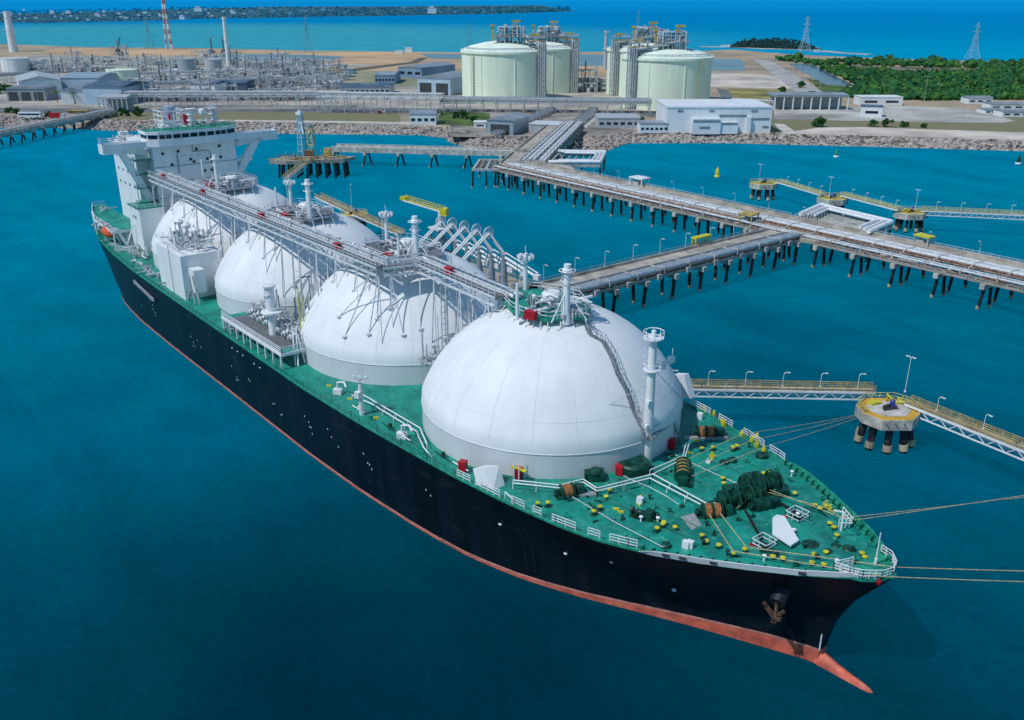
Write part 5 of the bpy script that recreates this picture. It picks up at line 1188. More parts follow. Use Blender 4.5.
# white warehouse on the right shore (two stepped volumes)
t, w, h = building(666, 770, 133, 108.5, 40, 'white_warehouse', 'long white waterfront warehouse with stepped front in front of the right storage tank', wallw, wallw)
for (x0, x1, z0, z1, y) in ((-.27, .0, .0, .58, -5), (0, .17, 0, .42, -4), (.26, .3, .3, .62, -2)): MB().box(x0 * w, x1 * w, y, -.02, 0, h * z1).build('annex', wallw, t, local=True)
for x0, x1, z, y in ((-.26, -.01, .46, -5.1), (.02, .16, .36, -4.1), (-.2, -.1, .22, -5.1), (.0, .26, .62, -.1), (.27, .48, .5, -.1), (.3, .36, .8, -.1), (-.4, -.35, .8, -.1), (-.1, -.05, .8, -.1), (.42, .48, .2, -.1)): MB().box(x0 * w, x1 * w, y - .12, y, h * z, h * (z + .07)).build('louvre', steel, t, local=True)
def canopy(pxl, pxr, base, top, depth, name, label, cols, roof, colm, machines=True, rz=0):
    w, h = bsize(pxl, pxr, base, top); t = thing(name, label, 'shed', site((pxl + pxr) / 2, base), A0 + rz)
    b = MB(); b.box(-w / 2 - .5, w / 2 + .5, -.5, depth, h * .86, h * .98); b._add([(-w / 2 - .5, -.6, h * .98), (w / 2 + .5, -.6, h * .98), (w / 2 + .5, depth, h * .98), (-w / 2 - .5, depth, h * .98), (-w / 2, depth * .5, h * 1.08), (w / 2, depth * .5, h * 1.08)], [(0, 1, 5, 4), (2, 3, 4, 5), (3, 0, 4), (1, 2, 5)]); b.m(1).box(-w / 2, w / 2, depth * .55, depth * .55 + .3, 0, h * .86); b.build('roof', [roof, lsteel], t, local=True)
    for i in range(cols):
        x = -w / 2 + w * i / (cols - 1); MB().box(x - .35, x + .35, -.35, .35, 0, h * .86).build('column', colm, t, local=True)
    return t
canopy(774, 847, 110, 96, 22, 'open_shed', 'long open shed with blue grey roof and white columns beside the parking lot', 9, roofg, wallw)
building(860, 902, 105.5, 97.5, 14, 'white_hall', 'long low white hall at the back of the parking lot', wallw, wallw, windows=2)
building(861, 881, 117, 107, 10, 'white_cabin', 'small white box building on the parking lot', wallw, roofd, rz=-.3, windows=1)
building(486, 514, 135, 118, 26, 'grey_boat_shed', 'blue grey gabled shed with open front by the shore trestle', pipeb, roofg, 'gable', rz=-.35, door=1)
building(474, 486, 128, 122.5, 8, 'white_kiosk', 'small white kiosk left of the grey gabled shed', wallw, wallw, windows=1)
building(410, 436, 125, 112, 14, 'white_office', 'small white two storey office under the pipe rack', wallw, roofg, 'gablex', windows=4)
building(24, 62, 99, 78, 60, 'white_warehouse', 'large white fronted warehouse with blue side near the left edge', wallw, lsteel, 'gable', rz=.5)
building(60, 100, 92, 76, 50, 'blue_warehouse', 'long blue clad warehouse behind the palm trees', bluep, pipeb, 'gablex')
building(63, 84, 104, 88.5, 50, 'white_hall', 'white gabled hall front beside the palms', wallw, roofg, 'gable', rz=.2)
building(84, 124, 105, 85, 45, 'blue_hall', 'blue clad hall at the shore end of the left trestle', bluep, roofd, 'gablex', windows=0, rz=-.1)
building(8, 46, 101, 87, 22, 'arched_shed', 'open grey arched roof shed at the left edge', roofg, roofg, 'arch', rz=0, door=3)
building(190, 216, 95, 83, 30, 'white_store', 'white low store with a dark sloping roof behind the pipe rack', wallw, roofd, 'gablex', rz=-.1); building(216, 246, 92, 82, 30, 'dark_store', 'dark roofed store right of the white low store', roofd, roofd, 'gablex')
building(164, 176, 76, 70.5, 18, 'white_control_room', 'small white block left of the blue grey tank', wallw, wallw)
building(340, 390, 95, 85.5, 30, 'dark_roof_hall', 'dark blue roofed hall behind the tall pipe rack', pipeb, roofd, 'gablex', windows=10)
building(375, 395, 84, 74, 45, 'blue_workshop', 'blue workshop with glazed wall behind the dark hall', bluew, roofg, 'gablex', windows=6)
building(396, 424, 78, 66, 60, 'blue_hall', 'grey roofed blue hall, farthest of the three by the storage tank', bluew, roofg, 'gable', rz=-.5, windows=3)
building(416, 452, 95, 76, 40, 'grey_roof_hall', 'large grey roofed blue hall nearest the left storage tank', bluep, roofg, 'gable', rz=-.35, door=2)
building(344, 354, 74, 69.5, 12, 'far_cabin', 'small pale blue cabin in the field', bluew, roofg)
building(405, 412, 52.5, 48.2, 8, 'shore_house', 'tiny white house on the far beach', wallw, wallw); building(395, 403, 54, 51, 8, 'shore_house', 'tiny white low house left of another on the far beach', wallw, wallw)
canopy(100, 128, 112, 98, 20, 'pump_shelter', 'grey framed pump shelter where the left trestle lands', 7, lsteel, lsteel)
for px0, px1, b0, t0, l in ((968, 992, 104, 97, 'white house with blue grey roof at the forest edge'), (990, 1024, 110, 103, 'long white house near the right edge'), (1002, 1030, 117, 110.5, 'low white house cut by the right edge'), (985, 1002, 114, 109, 'small white house between larger ones at right'), (955, 966, 100, 96, 'tiny grey hut at the forest edge')):
    building(px0, px1, b0, t0, 12, 'village_house', l, wallw, roofg, 'gablex', windows=3)
building(528, 566, 133, 125, 16, 'pipe_shelter', 'low pale roofed pipe shelter left of the shore trestle', lsteel, pipew, rz=-.3)
building(598, 640, 128, 118.5, 22, 'pale_substation', 'pale grey substation of two low decks right of the shore trestle', lsteel, lsteel, windows=6)
building(640, 668, 133, 124, 14, 'glazed_annex', 'low white annex with glazed bays left of the white warehouse', wallw, roofg, windows=6)
# vehicles by the shore
def vehicle(px, py, L, Wd, H, name, label, m1, cat, m2=None, cab=True, rz=0):
    t = thing(name, label, cat, site(px, py), A0 + rz)
    b = MB(); b.box(-L / 2, L / 2 - (2.2 if cab else 0), -Wd / 2, Wd / 2, .6, H); b.build('body', m1, t, local=True)
    if cab: b = MB(); b.box(L / 2 - 2.1, L / 2, -Wd / 2, Wd / 2, .6, H * .8); b.build('cab', m2 or wallw, t, local=True)
    MB().box(-L / 2 + .5, L / 2 - .6, -Wd / 2 - .06, -Wd / 2 - .01, H * .55, H * .8).build('window', glass, t, local=True) if not cab else MB().box(L / 2 - 1.6, L / 2 - .4, -Wd / 2 - .06, -Wd / 2 - .01, H * .5, H * .7).build('window', glass, t, local=True)
    for x in (-L * .32, L * .34): 
        for y in (-Wd / 2 + .1, Wd / 2 - .1): MB().tube((x, y - .15, .55), (x, y + .15, .55), .55, 12).build('wheel', dsteel, t, local=True)
vehicle(31, 118, 14, 3, 3.6, 'bus', 'long white bus parked near the left shore', wallw, 'bus', cab=False)
vehicle(58, 118.5, 9, 3, 3.6, 'tanker_truck', 'red truck standing beside the left shore road', red, 'truck', wallw)
vehicle(78, 113, 14, 3.5, 1.8, 'flatbed_trailer', 'yellow flatbed trailer by the blue hall', ochre, 'trailer', cab=False)
vehicle(382, 113.5, 5, 2.2, 1.9, 'red_van', 'small red van under the long pipe rack', red, 'van')
vehicle(812, 93.5, 5, 2.2, 1.8, 'dark_car', 'dark car parked on the causeway road', dsteel, 'car', cab=False)

# storage tanks
def storage_tank(px, py, rad, h, label, rz=0.0, gear=True):
    p0 = G(px, py, LZ); p = p0 + FH * rad; t = thing('storage_tank', label, 'storage tank', p, A0 + rz)
    MB().lathe(0, 0, [(rad, 0), (rad, h - 1.6), (rad + .9, h - 1.5), (rad + .9, h)], 72).build('wall', mint, t, local=True, smooth=30)
    MB().lathe(0, 0, [(rad + .85, h + .02), (rad * .8, h + rad * .10), (rad * .5, h + rad * .17), (rad * .2, h + rad * .21), (.5, h + rad * .215)], 72).build('dome_roof', mint2, t, local=True, smooth=True)
    b = MB()
    for k in range(8): a_ = k * PI / 4 + .25; b.bar((math.cos(a_) * (rad + .1), math.sin(a_) * (rad + .1), 0), (math.cos(a_) * (rad + .1), math.sin(a_) * (rad + .1), h - 1.5), .5)
    b.build('buttress', mint2, t, local=True)
    b = MB(); b.torus((0, 0, h + 1.1), rad + .6, .1, 72, 4)
    for k in range(72): a_ = 2 * PI * k / 72; b.bar((math.cos(a_) * (rad + .6), math.sin(a_) * (rad + .6), h), (math.cos(a_) * (rad + .6), math.sin(a_) * (rad + .6), h + 1.1), .1)
    b.build('rim_rail', white, t, local=True)
    return t, p
def _bx(x, y, z, a, c, h):
    vs = [(x + i * a, y + j * c, z + k * h) for k in (0, 1) for (i, j) in ((0, 0), (1, 0), (1, 1), (0, 1))]
    return vs, [(0, 3, 2, 1), (4, 5, 6, 7), (0, 1, 5, 4), (1, 2, 6, 5), (2, 3, 7, 6), (3, 0, 4, 7)]
def roof_gear(t, rad, h, seedv, crane=True, tower_side=1):
    rr = random.Random(seedv); zt = h + rad * .26; x0, y0 = rad * .02 if tower_side > 0 else -rad * .08, -rad * .5
    b = MB(); 
    for i in range(7):
        for j in range(4): x = x0 - rad * .2 + i * rad * .1; y = y0 + j * rad * .14; b.m(0).bar((x, y, h + 1), (x, y, zt + 3), .35)
    b.m(1).box(x0 - rad * .24, x0 + rad * .46, y0 - 1, y0 + rad * .5, zt + 1.0, zt + 1.5)
    for i in range(6):
        for j in range(2): x = x0 - rad * .15 + i * rad * .11; y = y0 + 2 + j * rad * .3; b.m(0).bar((x, y, zt + 1), (x, y, zt + 8), .4)
    for z in (3.5, 6, 8): b.m(2).box(x0 - rad * .15, x0 + rad * .4, y0 + 2, y0 + 2.3 + rad * .3, zt + z, zt + z + .35); b.box(x0 - rad * .15, x0 + rad * .4, y0 + 2 + rad * .3, y0 + 2.3 + rad * .3, zt + z, zt + z + .35)
    b.m(0).rail([V(x0 - rad * .24, y0 - 1, zt + 1.5), V(x0 + rad * .46, y0 - 1, zt + 1.5), V(x0 + rad * .46, y0 + rad * .5, zt + 1.5)], 1.2, 1.5, .12)
    clutter(b, x0 + rad * .1, y0 + rad * .2, zt + 1.6, rad * .33, rad * .22, 40, 5)
    for q in range(34): x, y, z = x0 + rr.uniform(-.2, .45) * rad, y0 + rr.uniform(0, .5) * rad, zt + 1.5 + rr.uniform(0, 7); b.m(rr.choice((0, 1, 2, 2)))._add(*_bx(x, y, z, rr.uniform(.8, 3.2), rr.uniform(.8, 2.5), rr.uniform(.5, 1.8)))
    for q in range(16): x, y = x0 + rr.uniform(-.22, .46) * rad, y0 + rr.uniform(0, .5) * rad; b.m(rr.choice((0, 2))).tube((x, y, h + 2), (x, y, zt + rr.uniform(5, 10)), rr.uniform(.3, .7), 6)
    b.build('roof_platform', [lsteel, steel, pipew], t, local=True)
    b = MB(); qx = rad * (.72 if tower_side > 0 else -.72); qy = -rad * .45
    for i in range(5):
        for j in range(3): b.m(0).bar((qx - 5 + i * 2.8, qy - 3 + j * 3.5, h), (qx - 5 + i * 2.8, qy - 3 + j * 3.5, h + 10 - 2 * (i % 2)), .4)
    for z in (3, 6, 9): b.m(i % 2).box(qx - 6, qx + 7, qy - 4, qy + 5, h + z, h + z + .3)
    b.m(0).rail([V(qx - 6, qy - 4, h + 9.3), V(qx + 7, qy - 4, h + 9.3), V(qx + 7, qy + 5, h + 9.3)], 1.2, 1.5, .14)
    clutter(b, qx, qy, h + 9.4, 6, 4, 22, 2.5); clutter(b, qx, qy, h + 6.4, 6, 4, 16, 2); b.m(3).box(qx - 4, qx + 3, qy - 3, qy - 1, h + 10.6, h + 11.8); b.rail([V(qx - 6, qy - 4.2, h + 6.3), V(qx + 7, qy - 4.2, h + 6.3)], 1.1, 1.6, .25)
    b.m(2).path([V(qx, qy, h + 4), V(x0 + rad * .3, y0 + 4, zt + 3), V(x0, y0 + rad * .6, zt)], .8, 8)
    b.build('process_platform', [lsteel, steel, pipew, ochre], t, local=True)
    b = MB()
    for i in range(18):
        a_ = -2.9 + i * .16; b.m(0).bar((rad * .93 * math.cos(a_), rad * .93 * math.sin(a_), h), (rad * .93 * math.cos(a_), rad * .93 * math.sin(a_), h + 2.5), .3)
    b.path([V(rad * .93 * math.cos(-2.9 + i * .16), rad * .93 * math.sin(-2.9 + i * .16), h + 2.4) for i in range(19)], .35, 6); b.build('roof_pipe_ring', lsteel, t, local=True)
    b = MB(); cx_ = x0 + rad * .22
    for s in ((-1, -1), (1, -1), (1, 1), (-1, 1)): b.bar((cx_ + s[0], y0 + 4 + s[1], zt + 1), (cx_ + s[0], y0 + 4 + s[1], zt + 12), .4)
    b.box(cx_ - 1.8, cx_ + 4.5, y0 + 2.6, y0 + 5.4, zt + 11.2, zt + 12.6); b.box(cx_ - 2, cx_ + 4, y0 + 2.6, y0 + 5.4, zt + 9, zt + 9.5)
    b.box(x0 - rad * .3, x0 - rad * .3 + 1.4, y0, y0 + 1.4, zt - 1, zt + 10) ; b.box(x0 - rad * .33, x0 - rad * .24, y0 - .5, y0 + 2, zt + 8.5, zt + 10)
    b.build('hoist_frame', ochre, t, local=True)
    b = MB(); sx = rad * (.86 if tower_side > 0 else -.86); sy = -rad * .62
    for s in ((-3, -2), (3, -2), (3, 2), (-3, 2)): b.bar((sx + s[0], sy + s[1], 0), (sx + s[0], sy + s[1], h + 8), .55)
    for z in range(3, int(h + 8), 4): b.box(sx - 3.2, sx + 3.2, sy - 2.2, sy + 2.2, z, z + .3); b.bar((sx - 3, sy - 2, z - 3), (sx + 3, sy - 2, z), .35)
    for x in (-2, -.6, .8, 2.2): b.tube((sx + x, sy - 2.6, 0), (sx + x, sy - 2.6, h + 6), .45, 6)
    b.path([V(sx, sy, h + 5), V(x0 + rad * .4, y0 + 3, zt + 3)], .9, 8); b.box(sx - 3.4, sx + 3.4, sy - 2.4, sy + 2.4, h + 4, h + 4.3)
    b.build('stair_tower', lsteel, t, local=True)
    b = MB(); a_ = (-2.35 if tower_side > 0 else -.95); ax, ay = (rad + 1.0) * math.cos(a_), (rad + 1.0) * math.sin(a_)
    for z in range(0, int(h - 2), 2): b.box(ax - 1.0, ax + 1.0, ay - .8, ay + .4, z + 1.4, z + 1.7)
    b.bar((ax - .9, ay - .6, 0), (ax - .9, ay - .6, h), .25); b.bar((ax + .9, ay - .6, 0), (ax + .9, ay - .6, h), .25); b.build('ladder', mat('pale_yellow', (.5, .52, .32), .7), t, local=True)
    MB().prism([(-.5, -rad - .1), (2.0, -rad - .1), (2.0, -rad - .5), (-.5, -rad - .5)], 3.2, 5.2).build('hazard_sign', mat('sign_white', (.8, .8, .8), .6), t, local=True); MB()._add([(0, -rad - .55, 3.5), (1.5, -rad - .55, 3.5), (.75, -rad - .55, 4.8)], [(0, 1, 2)]).build('sign_mark', red, t, local=True)
k = mpp(504, 100, LZ)
t1, p1 = storage_tank(504, 104, 42 * k, 47 * k, 'mint green storage tank, front one of the left pair')
roof_gear(t1, 42 * k, 47 * k, 1, True, 1)
k2 = mpp(548, 94, LZ); t2, p2 = storage_tank(543, 94, 37 * k2, 45 * k, 'mint green storage tank behind and right of the left front tank'); roof_gear(t2, 37 * k2, 45 * k, 2, True, 1)
k3 = mpp(672, 108, LZ); t3, p3 = storage_tank(671.5, 111, 44.5 * k3, 48 * k3, 'mint green storage tank, front one of the right pair'); roof_gear(t3, 44.5 * k3, 48 * k3, 3, True, -1)
k4 = mpp(640, 96, LZ); t4, p4 = storage_tank(646, 97, 36 * k4, 49 * k3, 'mint green storage tank behind and left of the right front tank')
def small_tank(px, base, w, top, m, label, cone=True):
    W_, H_ = bsize(px - w / 2, px + w / 2, base, top); t = thing('cylindrical_tank', label, 'tank', site(px, base) + FH * (W_ / 2), A0); r = W_ / 2
    MB().lathe(0, 0, [(r, 0), (r, H_ * .97), (r * 1.02, H_ * .975), (r * 1.02, H_)], 40).build('shell', m, t, local=True, smooth=30); MB().lathe(0, 0, [(r * 1.01, H_ + .02), (.3, H_ * 1.06)], 40).build('roof', m, t, local=True, smooth=30)
    b = MB(); b.torus((0, 0, H_ + 1), r, .12, 32, 4); [b.bar((r * math.cos(a_ * .39), r * math.sin(a_ * .39), 0), (r * math.cos(a_ * .39), r * math.sin(a_ * .39), H_ + 1), .2) for a_ in (11, 12)]; b.build('handrail', lsteel, t, local=True)
roof_gear(t4, 36 * k4, 49 * k3, 4, True, -1)
small_tank(118, 88, 30, 72, mint, 'wide pale mint round tank behind the blue hall'); small_tank(185, 76, 17, 61, pipeb, 'blue grey round tank, left of two in the plant'); small_tank(212, 77, 17, 61.5, lsteel, 'pale grey round tank, right of two in the plant'); small_tank(31, 70, 22, 62, wallw, 'white tank group left of the sand flat near the left edge'); small_tank(10, 72, 26, 60, wallw, 'white tank at the left edge')
small_tank(121, 106, 4, 93.5, wallw, 'slim white vertical vessel by the blue hall')
# stacks
def stack(px, base, top, r0, r1, name, label, m, lean=0, bands=None, ring=True, cat='stack'):
    _, H_ = bsize(0, 1, base, top); k_ = mpp(px, base, LZ); H_ = (base - top) * k_ * 1.0; t = thing(name, label, cat, site(px, base), A0)
    p = site(px, base)
    n_ = 10; b = MB()
    for i in range(n_):
        a_, c_ = i / n_, (i + 1) / n_; b.m(1 if bands and i % 2 else 0).tube((0, 0, H_ * a_), (0, 0, H_ * c_), r0 + (r1 - r0) * a_, 12, r0 + (r1 - r0) * c_, cap=(i in (0, n_ - 1)))
    b.build('shaft', [m, bands or m], t, local=True, smooth=30)
    b = MB()
    for f in (.55, .97): b.torus((0, 0, H_ * f), r0 * 1.5, .35, 14, 4)
    b.build('ring_platform', lsteel, t, local=True); return t, H_
stack(229, 67, 20, 2.4, 1.6, 'white_stack', 'tall slim white stack with two short ones beside it', wallw); stack(221, 69, 56, 1.5, 1.3, 'white_stack', 'short white stack left of the slim tall one', wallw); stack(245, 70, 56, 1.5, 1.3, 'white_stack', 'short white stack right of the slim tall one', wallw)
stack(605, 70, 33, 2.3, 1.6, 'grey_chimney', 'thin pale chimney between the two groups of storage tanks', lsteel)
stack(14, 52, 14, 6.0, 4.0, 'flue_tower', 'broad white flue tower at the far left edge', wallw)
# striped flare tower with legs
k_ = mpp(170, 49, LZ); Hf = 56 * k_; t = thing('flare_tower', 'tall red and white lattice flare tower cut by the top edge', 'flare tower', site(170, 49), A0)
for nm, x0 in (('riser', -4.5), ('riser', 0), ('riser', 4.5)):
    b = MB()
    for i in range(12): b.m(i % 2).tube((x0 * (1 - i / 13), 3 if x0 == 0 else -3, Hf * i / 12), (x0 * (1 - (i + 1) / 13), 3 if x0 == 0 else -3, Hf * (i + 1) / 12), 1.3, 8, cap=False)
    b.build(nm, [wallw, mat('faded_red', (.5, .22, .2), .7)], t, local=True)
b = MB()
for i in range(16): z = Hf * i / 16; f = 1 - i / 17; g2 = 1 - (i + 1) / 17; b.bar((-4.5 * f, -3, z), (4.5 * g2, -3, z + Hf / 16), .5); b.bar((4.5 * f, -3, z), (-4.5 * g2, -3, z + Hf / 16), .5)
b.build('lattice', lsteel, t, local=True)
# pylons
def pylon(px, base, top, w, label, m, z=LZ):
    p = G(px, base, z); k_ = mpp(px, base, z); H_ = (base - top) * k_; W_ = w * k_ / 2; t = thing('transmission_pylon', label, 'pylon', p, A0, None)
    b = MB(); n_ = 10; th = max(.4, .2 * k_)
    def hw(f): return W_ * (1 - f) ** 2.1 * .9 + W_ * .08
    for i in range(n_):
        f0, f1 = i / n_, (i + 1) / n_; a_, c_ = hw(f0), hw(f1); z0, z1 = H_ * f0, H_ * f1
        for sx in (-1, 1):
            for sy in (-1, 1): b.bar((sx * a_, sy * a_, z0), (sx * c_, sy * c_, z1), th)
        for s in (-1, 1): b.bar((-a_, s * a_, z0), (c_, s * c_, z1), th * .6); b.bar((a_, s * a_, z0), (-c_, s * c_, z1), th * .6); b.bar((s * a_, -a_, z0), (s * c_, c_, z1), th * .6)
    b.build('lattice_tower', m, t, local=True)
    b = MB()
    for f, L in ((.6, .62), (.76, .72), (.9, .55)): b.bar((-W_ * L, 0, H_ * f), (W_ * L, 0, H_ * f), th); b.bar((-W_ * L, 0, H_ * f), (0, 0, H_ * (f + .05)), th * .6); b.bar((W_ * L, 0, H_ * f), (0, 0, H_ * (f + .05)), th * .6)
    b.build('cross_arm', m, t, local=True)
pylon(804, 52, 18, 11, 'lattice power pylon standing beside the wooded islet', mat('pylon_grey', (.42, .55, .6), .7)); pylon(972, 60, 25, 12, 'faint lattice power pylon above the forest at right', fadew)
fd2 = mat('pylon_haze', (.12, .42, .52), .7)  # pylon tone with the distance haze painted in
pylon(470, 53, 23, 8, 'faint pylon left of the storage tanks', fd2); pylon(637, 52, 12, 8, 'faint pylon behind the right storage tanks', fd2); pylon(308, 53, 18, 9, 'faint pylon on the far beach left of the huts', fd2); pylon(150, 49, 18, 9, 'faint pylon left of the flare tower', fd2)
# crawler cranes on the sand
for px, base, top, dx, l in ((118, 52, 38, 4, 'dark crane with slanted jib on the sand flat'), (212, 53, 39, 0, 'dark upright crane, left of the pair by the slim stack'), (224, 53, 39, 0, 'dark upright crane, right of the pair by the slim stack')):
    k_ = mpp(px, base, LZ); t = thing('crawler_crane', l, 'crane', site(px, base), A0); H_ = (base - top) * k_
    MB().box(-3, 3, -2, 2, .8, 4).box(-4, 4, -3, -2, 0, 1.2).box(-4, 4, 2, 3, 0, 1.2).build('crane_body', dsteel, t, local=True); b = MB()
    for s in (-.9, .9): b.bar((s, 0, 3), (dx * k_ + s * .4, 0, H_), .6)
    for i in range(9): f0, f1 = i / 9, (i + 1) / 9; b.bar((-.9 + dx * k_ * f0, 0, 3 + (H_ - 3) * f0), (.9 + dx * k_ * f1, 0, 3 + (H_ - 3) * f1), .35)
    b.build('jib', dsteel, t, local=True)
# white lamp masts along causeway and lot
for px, py, h, l in ((924, 101, 17, 0), (755 + 44, 76, 12, 1), (805, 80, 12, 1), (812, 84, 12, 1), (820, 88, 12, 1), (793, 72, 12, 1), (40, 112, 20, 2), (966, 119, 12, 3), (938, 97, 9, 4)):
    lamp_post(site(px, py), h, 2.0, A0, ('tall white twin lamp mast behind the parking lot', 'white lamp post along the causeway beside the canal', 'tall lamp mast by the arched shed', 'slim lamp mast on the parking lot', 'short lamp mast at the forest edge')[l], 'lamp posts along the causeway' if l == 1 else None, True)

# ------------------------------------------------------------------ pipe racks and process units
def pipe_rack(pa, pb, top, depth, levels, step, label, m=lsteel, npipe=4, z0=LZ):
    p = G(pa[0], pa[1], LZ); q = G(pb[0], pb[1], LZ); k_ = mpp(pa[0], pa[1], LZ); H_ = top * k_; u = (q - p); L = u.length; ang = math.atan2(u.y, u.x)
    t = thing('pipe_rack', label, 'pipe rack', p, ang); n_ = max(2, int(L / step)); b = MB(); fr = MB()
    for i in range(n_ + 1):
        x = L * i / n_
        for y in (0, depth): fr.bar((x, y, 0), (x, y, H_), .5)
        for l in range(levels): zz = H_ * (.55 + .45 * (l + 1) / levels) if levels > 1 else H_; fr.bar((x, 0, zz), (x, depth, zz), .4, .5)
    for l in range(levels):
        zz = H_ * (.55 + .45 * (l + 1) / levels) if levels > 1 else H_
        for y in (0, depth): fr.bar((0, y, zz), (L, y, zz), .4, .55)
    for i in range(0, n_, 4): x = L * i / n_; fr.bar((x, 0, 0), (x + L / n_, 0, H_ * .6), .25); fr.bar((x + L / n_, 0, 0), (x, 0, H_ * .6), .25)
    fr.build('rack_frame', m, t, local=True)
    for l in range(levels):
        zz = (H_ * (.55 + .45 * (l + 1) / levels) if levels > 1 else H_) + .7
        for k in range(npipe):
            y = depth * (k + .7) / (npipe + .4); MB().tube((-1, y, zz), (L + 1, y, zz), random.uniform(.2, .4), 8).build('pipe', random.choice((steel, lsteel, pipeb, lsteel, steel, pipew)), t, local=True, smooth=30)
    return t
pipe_rack((126, 108), (345, 108), 14, 12, 2, 8, 'long grey pipe rack behind the embankment, left stretch')
pipe_rack((318, 113), (440, 115), 18, 14, 2, 9, 'tall grey pipe rack stretch before the dark roofed hall')
pipe_rack((440, 112), (650, 114), 12, 14, 3, 9, 'long grey pipe rack in front of the storage tanks')
pipe_rack((0, 84), (60, 80), 9, 10, 2, 10, 'pipe rack behind the white warehouse at left')
pipe_rack((120, 92), (330, 84), 7, 12, 2, 10, 'pipe rack among the process units, front row')
pipe_rack((130, 80), (300, 76), 6, 12, 1, 12, 'pipe rack among the process units, middle row')
pipe_rack((30, 62), (330, 66), 5, 12, 1, 14, 'pipe rack along the edge of the sand flat')
pipe_rack((560, 90), (625, 91), 10, 10, 2, 9, 'pipe rack between the two storage tank groups')
pipe_rack((500, 138), (556, 112), 4, 6, 1, 9, 'low pipe rack running inland beside the shore trestle')
pipe_rack((567, 138), (598, 112), 4, 6, 1, 9, 'low pipe rack running inland right of the shore trestle')
pipe_rack((705, 105), (775, 109), 6, 8, 1, 9, 'small pipe rack between tank and open shed')
rnd = random.Random(5)
kinds = ['low grey process module with frame and vessels', 'grey process module with tall columns', 'module of horizontal vessels on grey frame']
protos = []
def proc_module(kind):
    t = thing('process_unit', kinds[kind], 'process unit', (0, 0, 0), A0); b = MB(); w, d, h = (26, 16, 9) if kind != 1 else (18, 14, 15)
    for x in range(0, w + 1, 6):
        for y in (0, d): b.bar((x - w / 2, y, 0), (x - w / 2, y, h), .5)
    for z in (h * .45, h): 
        for y in (0, d): b.bar((-w / 2, y, z), (w / 2, y, z), .5)
        for x in range(0, w + 1, 6): b.bar((x - w / 2, 0, z), (x - w / 2, d, z), .45)
    b.build('frame', lsteel, t, local=True); b = MB()
    rr = random.Random(kind)
    for i in range(14 if kind != 1 else 8):
        x, y = rr.uniform(-w / 2, w / 2), rr.uniform(1, d - 1); q = rr.random(); b.m(rr.randint(0, 2))
        if q < .4: b.tube((x, y, 0), (x, y, rr.uniform(3, h * (1.4 if kind != 1 else 1.6))), rr.uniform(.6, 1.5), 10)
        elif q < .8: b.tube((x, y, h * .5), (x + rr.uniform(3, 9), y, h * .5), rr.uniform(.6, 1.4), 10)
        else: b.box(x, x + 4, y, y + 3, 0, h * .6)
    b.build('vessel', [wallw, lsteel, steel], t, local=True); b = MB()
    for i in range(26): x, y, z = rr.uniform(-w / 2, w / 2), rr.uniform(0, d), rr.choice((h * .45, h)) + .5; b.m(rr.randint(0, 1)).tube((x, y, z), (x + rr.uniform(-8, 8), y, z), .3, 6); b.tube((x, y, z), (x, y + rr.uniform(-4, 4), z), .3, 6)
    b.build('piping', [lsteel, steel], t, local=True); return t
protos = [proc_module(k_) for k_ in range(3)]
spots = []
for row, (y0, x0, x1, n_) in enumerate(((101, 130, 320, 9), (89, 255, 340, 5), (84, 125, 340, 10), (80, 225, 345, 7), (74, 130, 330, 9), (70, 235, 340, 6), (66, 60, 320, 10), (72, 15, 110, 4), (60, 110, 210, 4), (92, 575, 620, 2), (88, 455, 462, 1))):
    for i in range(n_):
        spots.append((x0 + (x1 - x0) * (i + .5) / n_ + rnd.uniform(-4, 4), y0 + rnd.uniform(-1.2, 1.2), row))
rown = ['right behind the long pipe rack', 'before the dark roofed hall row', 'in the fourth row from the shore', 'in the right half of the plant, fourth row', 'beside the round tanks', 'right of the slim stack', 'along the sand flat edge', 'behind the white warehouse at left', 'out on the sand flat', 'between the storage tank groups', 'beside the left storage tank']
used_first = set()
for i, (px, py, row) in enumerate(spots):
    k_ = rnd.randrange(3); loc = site(px, py); lab = kinds[k_] + ', ' + rown[row]; grp = 'process units ' + rown[row]
    sc_ = rnd.uniform(.7, 1.1)
    if k_ not in used_first: used_first.add(k_); o = protos[k_]; o.location = loc; o['label'] = lab; o['group'] = grp
    else: o = dup(protos[k_], loc, A0 + rnd.choice((0, .2, -.3)), lab, grp, (sc_, sc_, sc_ * rnd.uniform(.7, 1.1)))

# ------------------------------------------------------------------ far coast, islet, towns
def far_land(name, pxs_front, back_off, m):
    F_ = [G(x, y, .6) for x, y in pxs_front]; B_ = [p + FH * back_off for p in F_[::-1]]
    return poly_sheet(name, F_ + B_, .6, m)
cf = [(-450, 26), (-150, 23), (0, 22.5), (40, 23), (100, 21.8), (160, 20.5), (200, 18.8), (260, 17.8), (330, 16.6), (420, 15.2), (500, 13.8), (545, 12.2), (575, 11.0)]
far_land('far_coast', cf, 9000, mat('far_ground', (.02, .12, .17), .95))  # ground colour blued to stand for distance haze
b = MB(); rnd = random.Random(21)
for i in range(6500):
    t_ = rnd.random(); x = -450 + 1020 * t_; yb = [a_ for a_ in zip(cf, cf[1:]) if a_[0][0] <= x <= a_[1][0]][0]; (xa, ya), (xb, yb_) = yb; y = ya + (yb_ - ya) * (x - xa) / (xb - xa)
    y2 = y - .15 - rnd.random() ** 1.3 * min(14, (y - 6)) * .9; p = G(x, max(6.0, y2), .6); s = mpp(x, max(6, y2), .6)
    r = s * rnd.uniform(.5, 1.3); r = min(r, 60); b.m(rnd.choice((0, 0, 1))).blob((p.x, p.y, r * .2), r, .5, .4, rnd)
